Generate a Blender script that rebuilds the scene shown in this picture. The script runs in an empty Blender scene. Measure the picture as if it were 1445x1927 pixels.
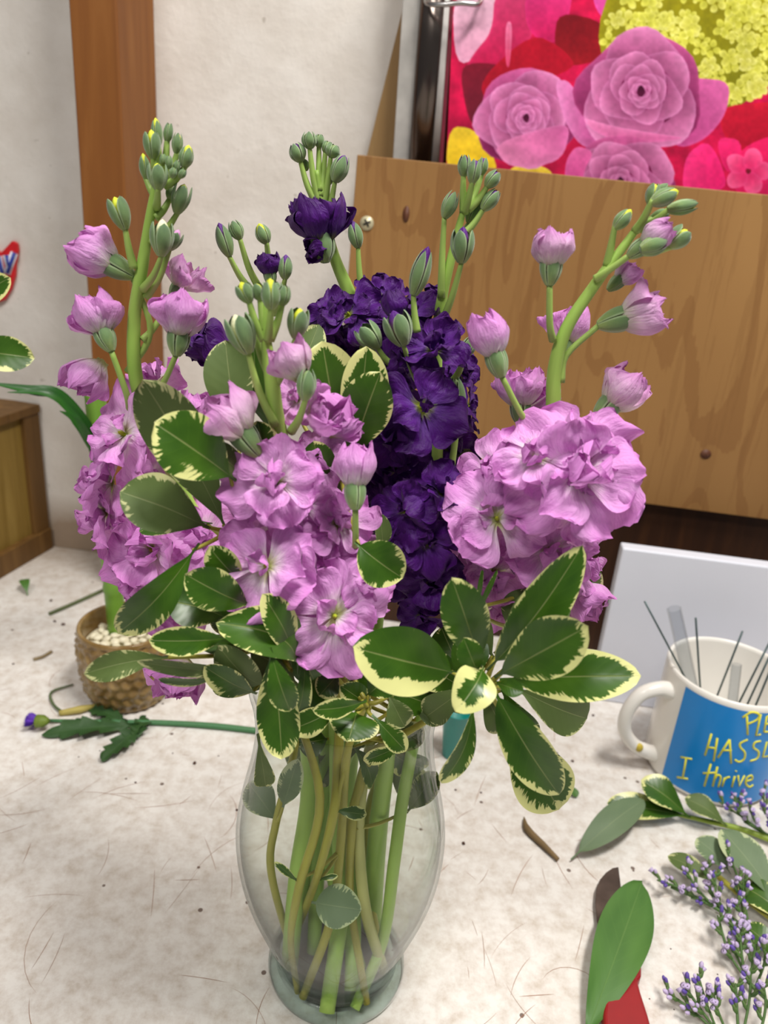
import bpy, math, random
import numpy as np
from mathutils import Vector, Matrix, noise
random.seed(7)
SC = bpy.context.scene
COL = SC.collection
# ------------------------------------------------------------------ camera
F = 1445.0; CX, CY = 722.5, 963.5; H = 0.475
_up = np.array([420-CX, 4500-CY, 1.0]); _up = np.array([-(420-CX), (4500-CY), F]); _up /= np.linalg.norm(_up)
_fw = np.array([0, 0, -1.0]); _y = _fw - _fw.dot(_up)*_up; _y /= np.linalg.norm(_y)
M = np.array([np.cross(_y, _up), _y, _up]); CAM = np.array([0, 0, H])
cd = bpy.data.cameras.new('camera'); cam = bpy.data.objects.new('camera', cd); COL.objects.link(cam)
R3 = Matrix([list(r) for r in M]).to_4x4(); R3.translation = Vector((0, 0, H)); cam.matrix_world = R3
cd.sensor_fit = 'VERTICAL'; cd.sensor_height = 36.0; cd.lens = 36.0*F/1927.0
cd.clip_start = 0.01; cd.clip_end = 50
cd.dof.use_dof = True; cd.dof.focus_distance = 0.40; cd.dof.aperture_fstop = 9.5
SC.camera = cam
# ------------------------------------------------------------------ light and exposure
SC.view_settings.view_transform = 'Standard'; SC.view_settings.look = 'None'
SC.view_settings.gamma = 1.0; SC.view_settings.use_curve_mapping = False
SC.view_settings.exposure = -0.14
w = bpy.data.worlds.new('world'); SC.world = w; w.use_nodes = True
w.node_tree.nodes['Background'].inputs[0].default_value = (0.93, 0.95, 1.0, 1)
w.node_tree.nodes['Background'].inputs[1].default_value = 0.17
def area(name, loc, target, size, power, col):
    l = bpy.data.lights.new(name, 'AREA'); l.shape = 'RECTANGLE'; l.size = size[0]; l.size_y = size[1]
    l.energy = power; l.color = col
    o = bpy.data.objects.new(name, l); COL.objects.link(o); o.location = loc
    o.rotation_euler = (Vector(target)-Vector(loc)).to_track_quat('-Z', 'Y').to_euler()
area('ceiling_lamp', (0.45, 0.15, 1.75), (0, 0.45, 0.1), (0.6, 0.2), 31, (1.0, 0.965, 0.92))
area('ceiling_lamp', (-0.5, -0.5, 1.7), (0, 0.5, 0.15), (0.6, 0.3), 16, (1.0, 0.97, 0.93))
# ------------------------------------------------------------------ pixel-to-place helpers
YAW = math.radians(6.5); NW = np.array([math.sin(YAW), math.cos(YAW), 0])
VY = 0.36
def ray(px, py): return M @ np.array([(px-CX)/F, -(py-CY)/F, -1.0])
def V(a): return Vector([float(x) for x in a])
def P(px, py, dy=0.0):
    d = ray(px, py); return V(CAM + d*((VY+dy)/d[1]))
def T(px, py, z=0.0):
    d = ray(px, py); return V(CAM + d*((z-H)/d[2]))
def W(px, py, k):
    d = ray(px, py); return V(CAM + d*(k/ NW.dot(d)))
def proj(p):
    c = M.T @ (np.array(p)-CAM); return (CX-c[0]/c[2]*F, CY+c[1]/c[2]*F)
def depth(p): return float(-(M.T @ (np.array(p)-CAM))[2])
def scr(r, u, t): return V(M @ np.array([r, u, t])).normalized()
NWV = V(NW)
# ------------------------------------------------------------------ materials
def srgb(r, g, b):
    f = lambda c: (c/255/12.92 if c <= 10 else ((c/255+0.055)/1.055)**2.4)
    return (f(r), f(g), f(b), 1)
class NT:
    def __init__(s, name, rough=0.5, spec=0.5):
        s.m = bpy.data.materials.new(name); s.m.use_nodes = True; s.t = s.m.node_tree
        s.b = s.t.nodes['Principled BSDF']; s.b.inputs['Roughness'].default_value = rough
        s.b.inputs['Specular IOR Level'].default_value = spec
        s.out = s.t.nodes['Material Output']
    def n(s, typ, **kw):
        nd = s.t.nodes.new(typ)
        for k, v in kw.items():
            if k.startswith('i_'):
                key = k[2:]; key = int(key) if key.isdigit() else key.replace('_', ' ')
                if hasattr(v, 'is_linked') or isinstance(v, bpy.types.NodeSocket): s.t.links.new(v, nd.inputs[key])
                else: nd.inputs[key].default_value = v
            else: setattr(nd, k, v)
        return nd
    def l(s, a, b): s.t.links.new(a, b)
    def math(s, op, a, b=0.0, clamp=False):
        nd = s.t.nodes.new('ShaderNodeMath'); nd.operation = op; nd.use_clamp = clamp
        for i, v in enumerate((a, b)):
            if isinstance(v, bpy.types.NodeSocket): s.l(v, nd.inputs[i])
            else: nd.inputs[i].default_value = v
        return nd.outputs[0]
    def ramp(s, fac, stops):
        r = s.t.nodes.new('ShaderNodeValToRGB'); s.l(fac, r.inputs[0]); e = r.color_ramp.elements
        while len(e) < len(stops): e.new(0.5)
        for el, (p, c) in zip(e, stops): el.position = p; el.color = c if len(c) == 4 else (*c, 1)
        return r.outputs[0]
    def mix(s, fac, a, b, mode='MIX'):
        nd = s.t.nodes.new('ShaderNodeMix'); nd.data_type = 'RGBA'; nd.blend_type = mode
        for i, v in ((0, fac), (6, a), (7, b)):
            if isinstance(v, bpy.types.NodeSocket): s.l(v, nd.inputs[i])
            else: nd.inputs[i].default_value = v
        return nd.outputs[2]
    def noise(s, vec=None, scale=5, detail=3, rough=0.5, dist=0.0):
        nd = s.t.nodes.new('ShaderNodeTexNoise')
        if vec is not None: s.l(vec, nd.inputs['Vector'])
        nd.inputs['Scale'].default_value = scale; nd.inputs['Detail'].default_value = detail
        nd.inputs['Roughness'].default_value = rough; nd.inputs['Distortion'].default_value = dist
        return nd.outputs[0]
    def coord(s, which='Object', scale=(1, 1, 1), rot=(0, 0, 0), loc=(0, 0, 0)):
        tc = s.t.nodes.new('ShaderNodeTexCoord'); mp = s.t.nodes.new('ShaderNodeMapping')
        s.l(tc.outputs[which], mp.inputs[0]); mp.inputs['Scale'].default_value = scale
        mp.inputs['Rotation'].default_value = rot; mp.inputs['Location'].default_value = loc
        return mp.outputs[0]
    def color(s, c):
        if isinstance(c, bpy.types.NodeSocket): s.l(c, s.b.inputs['Base Color'])
        else: s.b.inputs['Base Color'].default_value = c
        return s
    def bump(s, h, strength=0.3, dist=0.001):
        nd = s.t.nodes.new('ShaderNodeBump'); s.l(h, nd.inputs['Height'])
        nd.inputs['Strength'].default_value = strength; nd.inputs['Distance'].default_value = dist
        s.l(nd.outputs[0], s.b.inputs['Normal']); return s
    def translucent(s, fac, col):
        t = s.t.nodes.new('ShaderNodeBsdfTranslucent'); mx = s.t.nodes.new('ShaderNodeMixShader')
        if isinstance(col, bpy.types.NodeSocket): s.l(col, t.inputs[0])
        else: t.inputs[0].default_value = col
        mx.inputs[0].default_value = fac
        s.l(s.b.outputs[0], mx.inputs[1]); s.l(t.outputs[0], mx.inputs[2]); s.l(mx.outputs[0], s.out.inputs[0]); return s
def plain(name, c, rough=0.5, metal=0.0, var=0.12, scale=60, spec=0.5, bump=0.0):
    k = NT(name, rough, spec); f = k.noise(k.coord(), scale, 3)
    d = tuple(x*(1-var) for x in c[:3])+(1,); e = tuple(min(1, x*(1+var)) for x in c[:3])+(1,)
    k.color(k.ramp(f, [(0.3, d), (0.7, e)])); k.b.inputs['Metallic'].default_value = metal
    if bump: k.bump(f, bump)
    return k.m
def leaf_mat(name, dark, light, cream, under=False, rough=0.33, vari=True):
    k = NT(name, rough, 0.45)
    at = k.n('ShaderNodeAttribute', attribute_name='edge').outputs['Fac']
    uv = k.n('ShaderNodeUVMap').outputs[0]; sp = k.n('ShaderNodeSeparateXYZ', i_0=uv)
    u, v = sp.outputs[0], sp.outputs[1]; av = k.math('ABSOLUTE', v)
    rnd = k.n('ShaderNodeObjectInfo').outputs['Random']
    a = k.math('SUBTRACT', u, k.math('MULTIPLY', av, 0.16))
    cb = k.n('ShaderNodeCombineXYZ'); k.l(k.math('MULTIPLY', a, 34), cb.inputs[0]); k.l(k.math('MULTIPLY', v, 1.6), cb.inputs[1]); k.l(k.math('MULTIPLY', rnd, 90), cb.inputs[2])
    jag = k.noise(cb.outputs[0], 1.0, 2.5, 0.6)
    cb2 = k.n('ShaderNodeCombineXYZ'); k.l(k.math('MULTIPLY', u, 3), cb2.inputs[0]); k.l(k.math('MULTIPLY', v, 1.2), cb2.inputs[1]); k.l(k.math('MULTIPLY', rnd, 70), cb2.inputs[2])
    big = k.noise(cb2.outputs[0], 1.0, 1.5)
    body = k.mix(big, dark, light)
    rib = k.math('SUBTRACT', 1.0, k.math('MULTIPLY', av, 26), True)
    body = k.mix(k.math('MULTIPLY', rib, 0.28), body, cream)
    cb3 = k.n('ShaderNodeCombineXYZ'); k.l(k.math('MULTIPLY', k.math('SUBTRACT', u, k.math('MULTIPLY', av, 0.2)), 60), cb3.inputs[0])
    wv = k.math('SINE', cb3.inputs[0].links[0].from_socket)
    lat = k.math('MULTIPLY', k.math('GREATER_THAN', wv, 0.93), 0.14)
    body = k.mix(lat, body, light)
    if vari:
        e = k.math('ADD', at, k.math('MULTIPLY', k.math('SUBTRACT', jag, 0.5), 0.9))
        e = k.math('ADD', e, k.math('MULTIPLY', k.math('SUBTRACT', big, 0.5), 1.3))
        half = k.math('MULTIPLY', k.math('SUBTRACT', e, 0.69), 30, True)
        grey = tuple(0.5*x+0.5*y for x, y in zip(light[:3], cream[:3]))+(1,)
        c = k.mix(half, body, k.mix(k.math('MULTIPLY', k.math('SUBTRACT', e, 0.71), 24, True), grey, cream))
    else: c = body
    k.color(c); cb4 = k.math('ADD', k.math('MULTIPLY', wv, 0.05), k.math('MULTIPLY', rib, -0.6))
    k.bump(cb4, 0.35, 0.0006)
    k.translucent(0.12, c)
    return k.m
CRM = srgb(226, 226, 150)
M_leaf = leaf_mat('pittosporum_leaf_upper', srgb(32, 70, 12), srgb(76, 114, 28), CRM)
M_under = leaf_mat('pittosporum_leaf_underside', srgb(78, 98, 44), srgb(98, 118, 60), srgb(196, 198, 140), rough=0.6)
M_plainleaf = leaf_mat('plain_green_leaf', srgb(56, 100, 34), srgb(92, 136, 60), srgb(140, 170, 100), vari=False, rough=0.5)
M_strap = leaf_mat('bamboo_leaf', srgb(20, 66, 18), srgb(50, 112, 34), srgb(110, 150, 80), vari=False, rough=0.4)
M_greyleaf = leaf_mat('grey_leaf_underside', srgb(96, 118, 84), srgb(118, 138, 102), srgb(186, 196, 150), rough=0.6)
def petal_mat(name, centre, mid, edge, vein, rough=0.55, tr=0.3, sheen=0.0):
    k = NT(name, rough, 0.25)
    uv = k.n('ShaderNodeUVMap').outputs[0]; sp = k.n('ShaderNodeSeparateXYZ', i_0=uv); u, v = sp.outputs[0], sp.outputs[1]
    rnd = k.n('ShaderNodeObjectInfo').outputs['Random']
    cb = k.n('ShaderNodeCombineXYZ'); k.l(k.math('MULTIPLY', v, 9), cb.inputs[0]); k.l(k.math('MULTIPLY', u, 2.2), cb.inputs[1]); k.l(k.math('MULTIPLY', rnd, 50), cb.inputs[2])
    f = k.noise(cb.outputs[0], 1.0, 3, 0.6)
    cb2 = k.n('ShaderNodeCombineXYZ'); k.l(k.math('MULTIPLY', v, 3), cb2.inputs[0]); k.l(k.math('MULTIPLY', u, 3), cb2.inputs[1]); k.l(k.math('MULTIPLY', rnd, 50), cb2.inputs[2])
    g = k.noise(cb2.outputs[0], 1.4, 3, 0.6, 1.0)
    uu = k.math('ADD', u, k.math('MULTIPLY', k.math('SUBTRACT', f, 0.5), 0.25))
    c = k.ramp(uu, [(0.08, centre[0]), (0.26, centre[1]), (0.5, mid), (0.97, edge)])
    vn = k.math('MULTIPLY', k.math('SUBTRACT', 1.0, k.math('MULTIPLY', k.math('ABSOLUTE', k.math('SUBTRACT', f, 0.5)), 22), True), 0.35)
    c = k.mix(vn, c, vein)
    k.color(c)
    k.bump(k.math('ADD', k.math('MULTIPLY', f, 0.7), k.math('MULTIPLY', g, 0.8)), 0.7, 0.0012)
    k.translucent(tr, c)
    if sheen: k.b.inputs['Sheen Weight'].default_value = sheen
    return k.m
M_pink = petal_mat('lilac_petal', (srgb(196, 206, 120), srgb(240, 226, 232)), srgb(238, 180, 234), srgb(228, 150, 222), srgb(192, 108, 190), 0.6, 0.3, 0.15)
M_pale = petal_mat('pale_lilac_petal', (srgb(176, 196, 70), srgb(232, 226, 210)), srgb(240, 206, 230), srgb(224, 152, 216), srgb(208, 140, 200), 0.6, 0.3, 0.1)
M_purp = petal_mat('violet_petal', (srgb(150, 160, 40), srgb(96, 50, 140)), srgb(82, 20, 122), srgb(68, 12, 98), srgb(36, 4, 58), 0.5, 0.15, 0.05)
def core_mat(name, a, b):
    k = NT(name, 0.55, 0.3); u = k.n('ShaderNodeSeparateXYZ', i_0=k.n('ShaderNodeUVMap').outputs[0]).outputs[0]
    f = k.noise(k.coord(scale=(3, 3, 1)), 3, 3)
    k.color(k.ramp(k.math('ADD', u, k.math('MULTIPLY', k.math('SUBTRACT', f, 0.5), 0.3)), [(0.35, a), (0.8, b)])); k.bump(f, 0.5, 0.001); return k.m
CORE = {'lime': core_mat('lime_bud_tip', srgb(140, 160, 40), srgb(206, 214, 50)),
        'cream': core_mat('cream_bud_tip', srgb(180, 190, 90), srgb(236, 236, 190)),
        'violet': core_mat('violet_bud_tip', srgb(110, 90, 60), srgb(84, 30, 120)),
        'pink': core_mat('pink_bud_tip', srgb(196, 206, 100), srgb(222, 160, 212)),
        'green': core_mat('green_bud_tip', srgb(100, 124, 74), srgb(120, 142, 88))}
def calyx_mat():
    k = NT('calyx', 0.75, 0.2); u = k.n('ShaderNodeSeparateXYZ', i_0=k.n('ShaderNodeUVMap').outputs[0])
    f = k.noise(k.coord(scale=(1, 1, 0.3)), 9, 3)
    c = k.ramp(k.math('ADD', u.outputs[0], k.math('MULTIPLY', k.math('SUBTRACT', f, 0.5), 0.5)), [(0.0, srgb(146, 166, 96)), (0.45, srgb(112, 140, 88)), (0.95, srgb(94, 120, 84))])
    av = k.math('ABSOLUTE', u.outputs[1]); c = k.mix(k.math('MULTIPLY', k.math('GREATER_THAN', av, 0.8), 0.5), c, srgb(176, 194, 150))
    k.color(c); k.b.inputs['Sheen Weight'].default_value = 0.4; k.bump(f, 0.4, 0.0006); return k.m
M_calyx = calyx_mat()
def stem_mat(name, a, b, rough=0.45):
    k = NT(name, rough, 0.4); f = k.noise(k.coord(scale=(260, 260, 12)), 1, 3); g = k.noise(k.coord(), 30, 2)
    k.color(k.mix(g, k.mix(f, a, b), tuple(min(1, x*1.12) for x in b[:3])+(1,))); k.bump(f, 0.3, 0.0006); return k.m
M_stock = stem_mat('stock_stem', srgb(112, 152, 50), srgb(166, 198, 96))
M_ped = stem_mat('flower_stalk', srgb(122, 156, 62), srgb(162, 188, 98))
M_woody = stem_mat('pittosporum_stem', srgb(118, 118, 36), srgb(168, 162, 62))
M_pale_stem = stem_mat('pale_stem', srgb(150, 154, 84), srgb(190, 190, 118))
def wood_mat(name, a, b, c2, axis='Z', scale=1.0, rough=0.55, plane='XZ'):
    k = NT(name, rough, 0.3)
    s = {'Z': (14, 14, 1.1), 'X': (1.1, 14, 14), 'Y': (14, 1.1, 14)}[axis]
    v = k.coord(scale=tuple(x*scale for x in s))
    f = k.noise(v, 1.6, 5, 0.55, 1.2); g = k.noise(k.coord(scale=tuple((x*9 if x > 2 else x*4)*scale for x in s)), 1.0, 4, 0.7)
    c = k.ramp(f, [(0.25, a), (0.5, b), (0.72, c2)])
    c = k.mix(k.math('MULTIPLY', k.math('GREATER_THAN', g, 0.62), 0.25), c, a)
    k.color(c); k.bump(g, 0.25, 0.0005); return k.m
M_post = wood_mat('stained_post_wood', srgb(116, 68, 28), srgb(130, 80, 34), srgb(142, 92, 44), 'Z', 1.6)
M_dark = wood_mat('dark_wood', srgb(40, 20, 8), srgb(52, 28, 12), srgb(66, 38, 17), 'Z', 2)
M_cab = wood_mat('cabinet_wood', srgb(112, 86, 34), srgb(134, 108, 50), srgb(150, 124, 64), 'Z', 2)
M_cabd = wood_mat('cabinet_frame_wood', srgb(84, 58, 26), srgb(104, 74, 36), srgb(118, 86, 44), 'Z', 2)
M_tan = wood_mat('tan_board', srgb(128, 98, 60), srgb(142, 110, 68), srgb(150, 120, 76), 'Z', 1)
def ply_mat():
    k = NT('plywood', 0.5, 0.3)
    v = k.coord(scale=(7, 7, 1.5)); f0 = k.noise(v, 1.3, 3, 0.5, 0.6)
    rings = k.math('SINE', k.math('MULTIPLY', f0, 46))
    g = k.noise(k.coord(scale=(150, 150, 6)), 1.0, 4, 0.7)
    lo = k.noise(k.coord(scale=(2.5, 2.5, 1.2)), 1.5, 2)
    c = k.ramp(lo, [(0.3, srgb(128, 90, 48)), (0.7, srgb(158, 118, 70))])
    c = k.mix(k.math('MULTIPLY', k.math('GREATER_THAN', k.math('ADD', rings, k.math('MULTIPLY', g, 0.8)), 1.15), 0.33), c, srgb(112, 70, 34))
    c = k.mix(k.math('MULTIPLY', k.math('GREATER_THAN', g, 0.57), 0.22), c, srgb(118, 80, 42))
    k.color(c); k.bump(g, 0.15, 0.0004); return k.m
M_ply = ply_mat()
def wall_mat():
    k = NT('plaster_wall', 0.85, 0.2); v = k.coord()
    a = k.noise(v, 14, 5, 0.6); b = k.noise(v, 90, 4, 0.6); z = k.n('ShaderNodeSeparateXYZ', i_0=v).outputs[2]
    c = k.ramp(a, [(0.3, srgb(206, 198, 188)), (0.65, srgb(222, 216, 208))])
    sp = k.math('GREATER_THAN', k.noise(v, 75, 2, 0.5), 0.735); c = k.mix(k.math('MULTIPLY', sp, 0.5), c, srgb(150, 140, 126))
    dirt = k.math('MULTIPLY', k.math('SUBTRACT', 1.0, k.math('MULTIPLY', k.math('ADD', z, k.math('MULTIPLY', a, -0.06)), 22), True), 0.75, True)
    c = k.mix(dirt, c, srgb(128, 98, 62))
    k.color(c); k.bump(k.math('ADD', a, k.math('MULTIPLY', b, 0.5)), 0.35, 0.004); return k.m
def table_mat():
    k = NT('worn_laminate', 0.42, 0.35); v = k.coord()
    a = k.noise(v, 9, 5, 0.65); b = k.noise(v, 80, 5, 0.7)
    c = k.ramp(b, [(0.3, srgb(200, 189, 176)), (0.45, srgb(217, 210, 202)), (0.6, srgb(230, 226, 220))])
    c = k.mix(k.math('MULTIPLY', k.math('SUBTRACT', a, 0.52, True), 0.9, True), c, srgb(186, 166, 142))
    ys = k.n('ShaderNodeSeparateXYZ', i_0=v).outputs[1]
    near = k.math('MULTIPLY', k.math('SUBTRACT', 0.62, ys), 3.0, True)
    vo = k.n('ShaderNodeTexVoronoi', i_Vector=v, i_Scale=95.0)
    sel = k.math('GREATER_THAN', k.n('ShaderNodeSeparateColor', i_0=vo.outputs['Color']).outputs[0], 0.955)
    dot = k.math('MULTIPLY', k.math('LESS_THAN', vo.outputs['Distance'], 0.16), sel)
    c = k.mix(k.math('MULTIPLY', dot, 0.85), c, srgb(84, 56, 40))
    vb = k.n('ShaderNodeTexVoronoi', i_Vector=v, i_Scale=34.0)
    selb = k.math('GREATER_THAN', k.n('ShaderNodeSeparateColor', i_0=vb.outputs['Color']).outputs[1], 0.985)
    xs = k.n('ShaderNodeSeparateXYZ', i_0=v).outputs[0]
    blue = k.math('MULTIPLY', k.math('MULTIPLY', k.math('LESS_THAN', vb.outputs['Distance'], 0.1), selb), k.math('GREATER_THAN', xs, 0.08))
    c = k.mix(k.math('MULTIPLY', blue, 0.6), c, srgb(90, 150, 200))
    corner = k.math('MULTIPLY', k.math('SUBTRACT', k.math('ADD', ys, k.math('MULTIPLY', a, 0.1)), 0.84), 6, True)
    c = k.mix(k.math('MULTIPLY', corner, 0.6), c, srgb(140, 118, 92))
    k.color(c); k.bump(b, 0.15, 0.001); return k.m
M_white = plain('white_ceramic', srgb(236, 232, 224), 0.18, var=0.03, scale=20)
M_steel = plain('brushed_steel', srgb(170, 168, 166), 0.3, 1.0, 0.1)
# ------------------------------------------------------------------ mesh helpers
def wpos(o):
    p = Vector((0, 0, 0))
    while o is not None: p = p + o.location; o = o.parent
    return p
def tag(o, label=None, cat=None, group=None, kind=None):
    if label: o['label'] = label
    if cat: o['category'] = cat
    if group: o['group'] = group
    if kind: o['kind'] = kind
    return o
def thing(name, loc, label, cat, group=None):
    o = bpy.data.objects.new(name, None); COL.objects.link(o); o.location = loc; o.empty_display_size = 0.01
    return tag(o, label, cat, group)
class MB:
    def __init__(s): s.v = []; s.f = []; s.mi = []; s.uv = []; s.e = []
    def add(s, vs, fs, mi=0, uvs=None, es=None):
        o = len(s.v); s.v += [Vector(v) for v in vs]; s.f += [tuple(i+o for i in f) for f in fs]; s.mi += [mi]*len(fs)
        s.uv += uvs if uvs else [(0.5, 0.0)]*len(vs); s.e += es if es else [0.0]*len(vs)
    def grid(s, rows, mi=0, uvs=None, es=None, flip=False, close=False):
        nu, nv = len(rows), len(rows[0]); vs = [p for r in rows for p in r]; fs = []
        for i in range(nu-1):
            for j in range(nv if close else nv-1):
                j2 = (j+1) % nv
                q = (i*nv+j, i*nv+j2, (i+1)*nv+j2, (i+1)*nv+j); fs.append(q[::-1] if flip else q)
        s.add(vs, fs, mi, [x for r in uvs for x in r] if uvs else None, [x for r in es for x in r] if es else None)
    def tube(s, pts, radii, seg=10, mi=0, sub=4, cap=True, flat=1.0):
        pts = [Vector(p) for p in pts]
        if sub > 1 and len(pts) > 2: pts, radii = smooth(pts, radii, sub)
        elif not hasattr(radii, '__len__'): radii = [radii]*len(pts)
        rows = []; n = None
        for i, p in enumerate(pts):
            t = (pts[min(i+1, len(pts)-1)]-pts[max(i-1, 0)]).normalized()
            if n is None: n = t.cross(Vector((0.3, 0.9, 0.2))).normalized()
            n = (n - t*n.dot(t)).normalized(); b = t.cross(n); r = radii[i]
            rows.append([p + (n*math.cos(a)+b*math.sin(a)*flat)*r for a in [2*math.pi*k/seg for k in range(seg)]])
        uvs = [[(i/(len(rows)-1), 0.3)]*seg for i in range(len(rows))]
        o = len(s.v); s.grid(rows, mi, uvs, close=True, flip=True)
        if cap:
            s.f += [tuple(o+k for k in range(seg)), tuple(o+(len(rows)-1)*seg+k for k in reversed(range(seg)))]; s.mi += [mi, mi]
    def lathe(s, prof, c=(0, 0, 0), seg=48, mi=0, ax=None):
        c = Vector(c); rows = [[c+Vector((r*math.cos(2*math.pi*k/seg), r*math.sin(2*math.pi*k/seg), z)) for k in range(seg)] for r, z in prof]
        s.grid(rows, mi, close=True)
    def box(s, a, b, mi=0):
        (x0, y0, z0), (x1, y1, z1) = a, b
        s.add([(x0,y0,z0),(x1,y0,z0),(x1,y1,z0),(x0,y1,z0),(x0,y0,z1),(x1,y0,z1),(x1,y1,z1),(x0,y1,z1)],
              [(0,3,2,1),(4,5,6,7),(0,1,5,4),(1,2,6,5),(2,3,7,6),(3,0,4,7)], mi)
    def prism(s, poly, ext, mi=0):
        n = len(poly); poly = [Vector(p) for p in poly]; ext = Vector(ext)
        s.add(poly+[p+ext for p in poly], [tuple(range(n)), tuple(range(2*n-1, n-1, -1))]+[(i, i+n, (i+1) % n+n, (i+1) % n) for i in range(n)], mi)
    def mesh(s, name, mats, smoothing=True):
        me = bpy.data.meshes.new(name); me.from_pydata(s.v, [], s.f)
        for m in (mats if isinstance(mats, (list, tuple)) else [mats]): me.materials.append(m)
        me.polygons.foreach_set('material_index', s.mi); me.polygons.foreach_set('use_smooth', [smoothing]*len(s.f))
        uvl = me.uv_layers.new(name='UVMap'); li = np.zeros(len(me.loops), dtype=np.int32); me.loops.foreach_get('vertex_index', li)
        uvl.data.foreach_set('uv', np.array(s.uv, dtype=np.float32)[li].ravel())
        at = me.attributes.new('edge', 'FLOAT', 'POINT'); at.data.foreach_set('value', s.e); me.update()
        return me
    def obj(s, name, mats, parent=None, origin=None, smoothing=True, bevel=0.0, base=None):
        """vertices are world coordinates; the object's origin is put at origin or at the parent's"""
        o0 = Vector(origin) if origin is not None else (wpos(parent) if parent else Vector((0, 0, 0)))
        s.v = [v-o0 for v in s.v]
        o = bpy.data.objects.new(name, s.mesh(name, mats, smoothing)); COL.objects.link(o)
        if parent: o.parent = parent; o.location = o0-wpos(parent)
        else: o.location = o0
        if bevel:
            b = o.modifiers.new('bevel', 'BEVEL'); b.width = bevel; b.segments = 3; b.limit_method = 'ANGLE'
        return o
def smooth(pts, radii, sub):
    if not hasattr(radii, '__len__'): radii = [radii]*len(pts)
    P_ = [pts[0]*2-pts[1]]+list(pts)+[pts[-1]*2-pts[-2]]; op, orr = [], []
    for i in range(1, len(P_)-2):
        for k in range(sub):
            t = k/sub; a, b, c, d = P_[i-1:i+3]
            op.append(0.5*((2*b)+(c-a)*t+(2*a-5*b+4*c-d)*t*t+(3*b-a-3*c+d)*t**3)); orr.append(radii[i-1]*(1-t)+radii[i]*t)
    op.append(pts[-1]); orr.append(radii[-1]); return op, orr
def sstep(a, b, x):
    t = min(1, max(0, (x-a)/(b-a))); return t*t*(3-2*t)
# ------------------------------------------------------------------ the setting
WK = 0.885
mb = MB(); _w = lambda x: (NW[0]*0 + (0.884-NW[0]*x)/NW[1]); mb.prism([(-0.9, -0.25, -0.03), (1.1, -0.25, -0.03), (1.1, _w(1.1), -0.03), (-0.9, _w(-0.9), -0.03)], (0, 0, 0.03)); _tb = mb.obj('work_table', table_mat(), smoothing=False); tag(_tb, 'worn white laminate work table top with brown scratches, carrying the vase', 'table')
mb = MB(); R = V((NW[1], -NW[0], 0)); c0 = NWV*WK
mb.prism([c0-R*1.3+Vector((0, 0, -0.03)), c0+R*1.6+Vector((0, 0, -0.03)), c0+R*1.6+Vector((0, 0, 1.6)), c0-R*1.3+Vector((0, 0, 1.6))], NWV*0.05)
tag(mb.obj('wall_back', wall_mat(), smoothing=False), kind='structure')
rd = random.Random(11); mb = MB()
for i in range(620):
    yy = 0.20+0.75*rd.random()**1.9; xx = rd.uniform(-0.55, 0.6); a = rd.gauss(0.9, 0.9) if rd.random() < .6 else rd.random()*3.14; L = rd.uniform(0.008, 0.05)*(1.6 if rd.random() < .12 else 1); cu = rd.gauss(0, 14); n = 9; lw = rd.uniform(0.0001, 0.00022)
    if xx > 0.1 and yy > 0.5 and rd.random() < .7: continue
    p = Vector((xx, yy, 0.00012)); q = []
    for j in range(n):
        d = Vector((math.cos(a), math.sin(a), 0)); sd = Vector((-d.y, d.x, 0))*lw*(1-abs(2*j/(n-1)-1)**3*0.9); q.append([p-sd, p+sd]); p = p+d*L/(n-1); a += cu*L/(n-1)
    if all(v.y < 0.82 for rr in q for v in rr): mb.grid(q, 0, flip=True)
sc_ = mb.obj('surface_scratches', plain('brown_scratch', srgb(146, 98, 66), 0.7, var=0.2), _tb); sc_['kind'] = 'stuff'
# wooden post in front of the wall: front face then right side face
def vert(px, py, k, z): 
    p = W(px, py, k); return Vector((p.x, p.y, z))
pk = 0.80
a = vert(146, 270, pk, 0); b = vert(231, 270, pk, 0)
mb = MB(); mb.prism([a, b, b+NWV*(WK-pk), a+NWV*(WK-pk)], (0, 0, 1.3))
po = mb.obj('trim_1', M_post, origin=a, smoothing=False, bevel=0.002); tag(po, kind='structure')
# cabinet at the left
ca = T(97, 1030); cb_ = T(-60, 1122); n1 = (cb_-ca).normalized(); n2 = Vector((-n1.y, n1.x, 0)) 
if n2.x > 0: n2 = -n2
zt = 0.190
ct = thing('wooden_cabinet', ca, 'low brown wooden cabinet standing on the table against the wall at left', 'cabinet')
mb = MB(); mb.prism([ca+n1*0.012+n2*0.006, cb_+n2*0.006, cb_+n2*0.2, ca+n1*0.012+n2*0.2], (0, 0, zt)); mb.obj('side_panel', M_cab, ct, smoothing=False)
mb = MB(); mb.prism([ca, ca+n1*0.028, ca+n1*0.028+n2*0.02, ca+n2*0.02], (0, 0, zt+0.002)); mb.obj('corner_stile', M_cabd, ct, smoothing=False, bevel=0.001)
mb = MB(); mb.prism([ca-n2*0.003, cb_-n2*0.003, cb_+n2*0.02, ca+n2*0.02], (0, 0, 0.03)); mb.obj('bottom_rail', M_cabd, ct, smoothing=False, bevel=0.001)
mb = MB(); mb.prism([ca-n2*0.002+Vector((0, 0, zt)), cb_-n2*0.002+Vector((0, 0, zt)), cb_+n2*0.2+Vector((0, 0, zt)), ca+n2*0.2+Vector((0, 0, zt))], (0, 0, 0.01)); mb.obj('cabinet_top', M_cabd, ct, smoothing=False)
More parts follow.
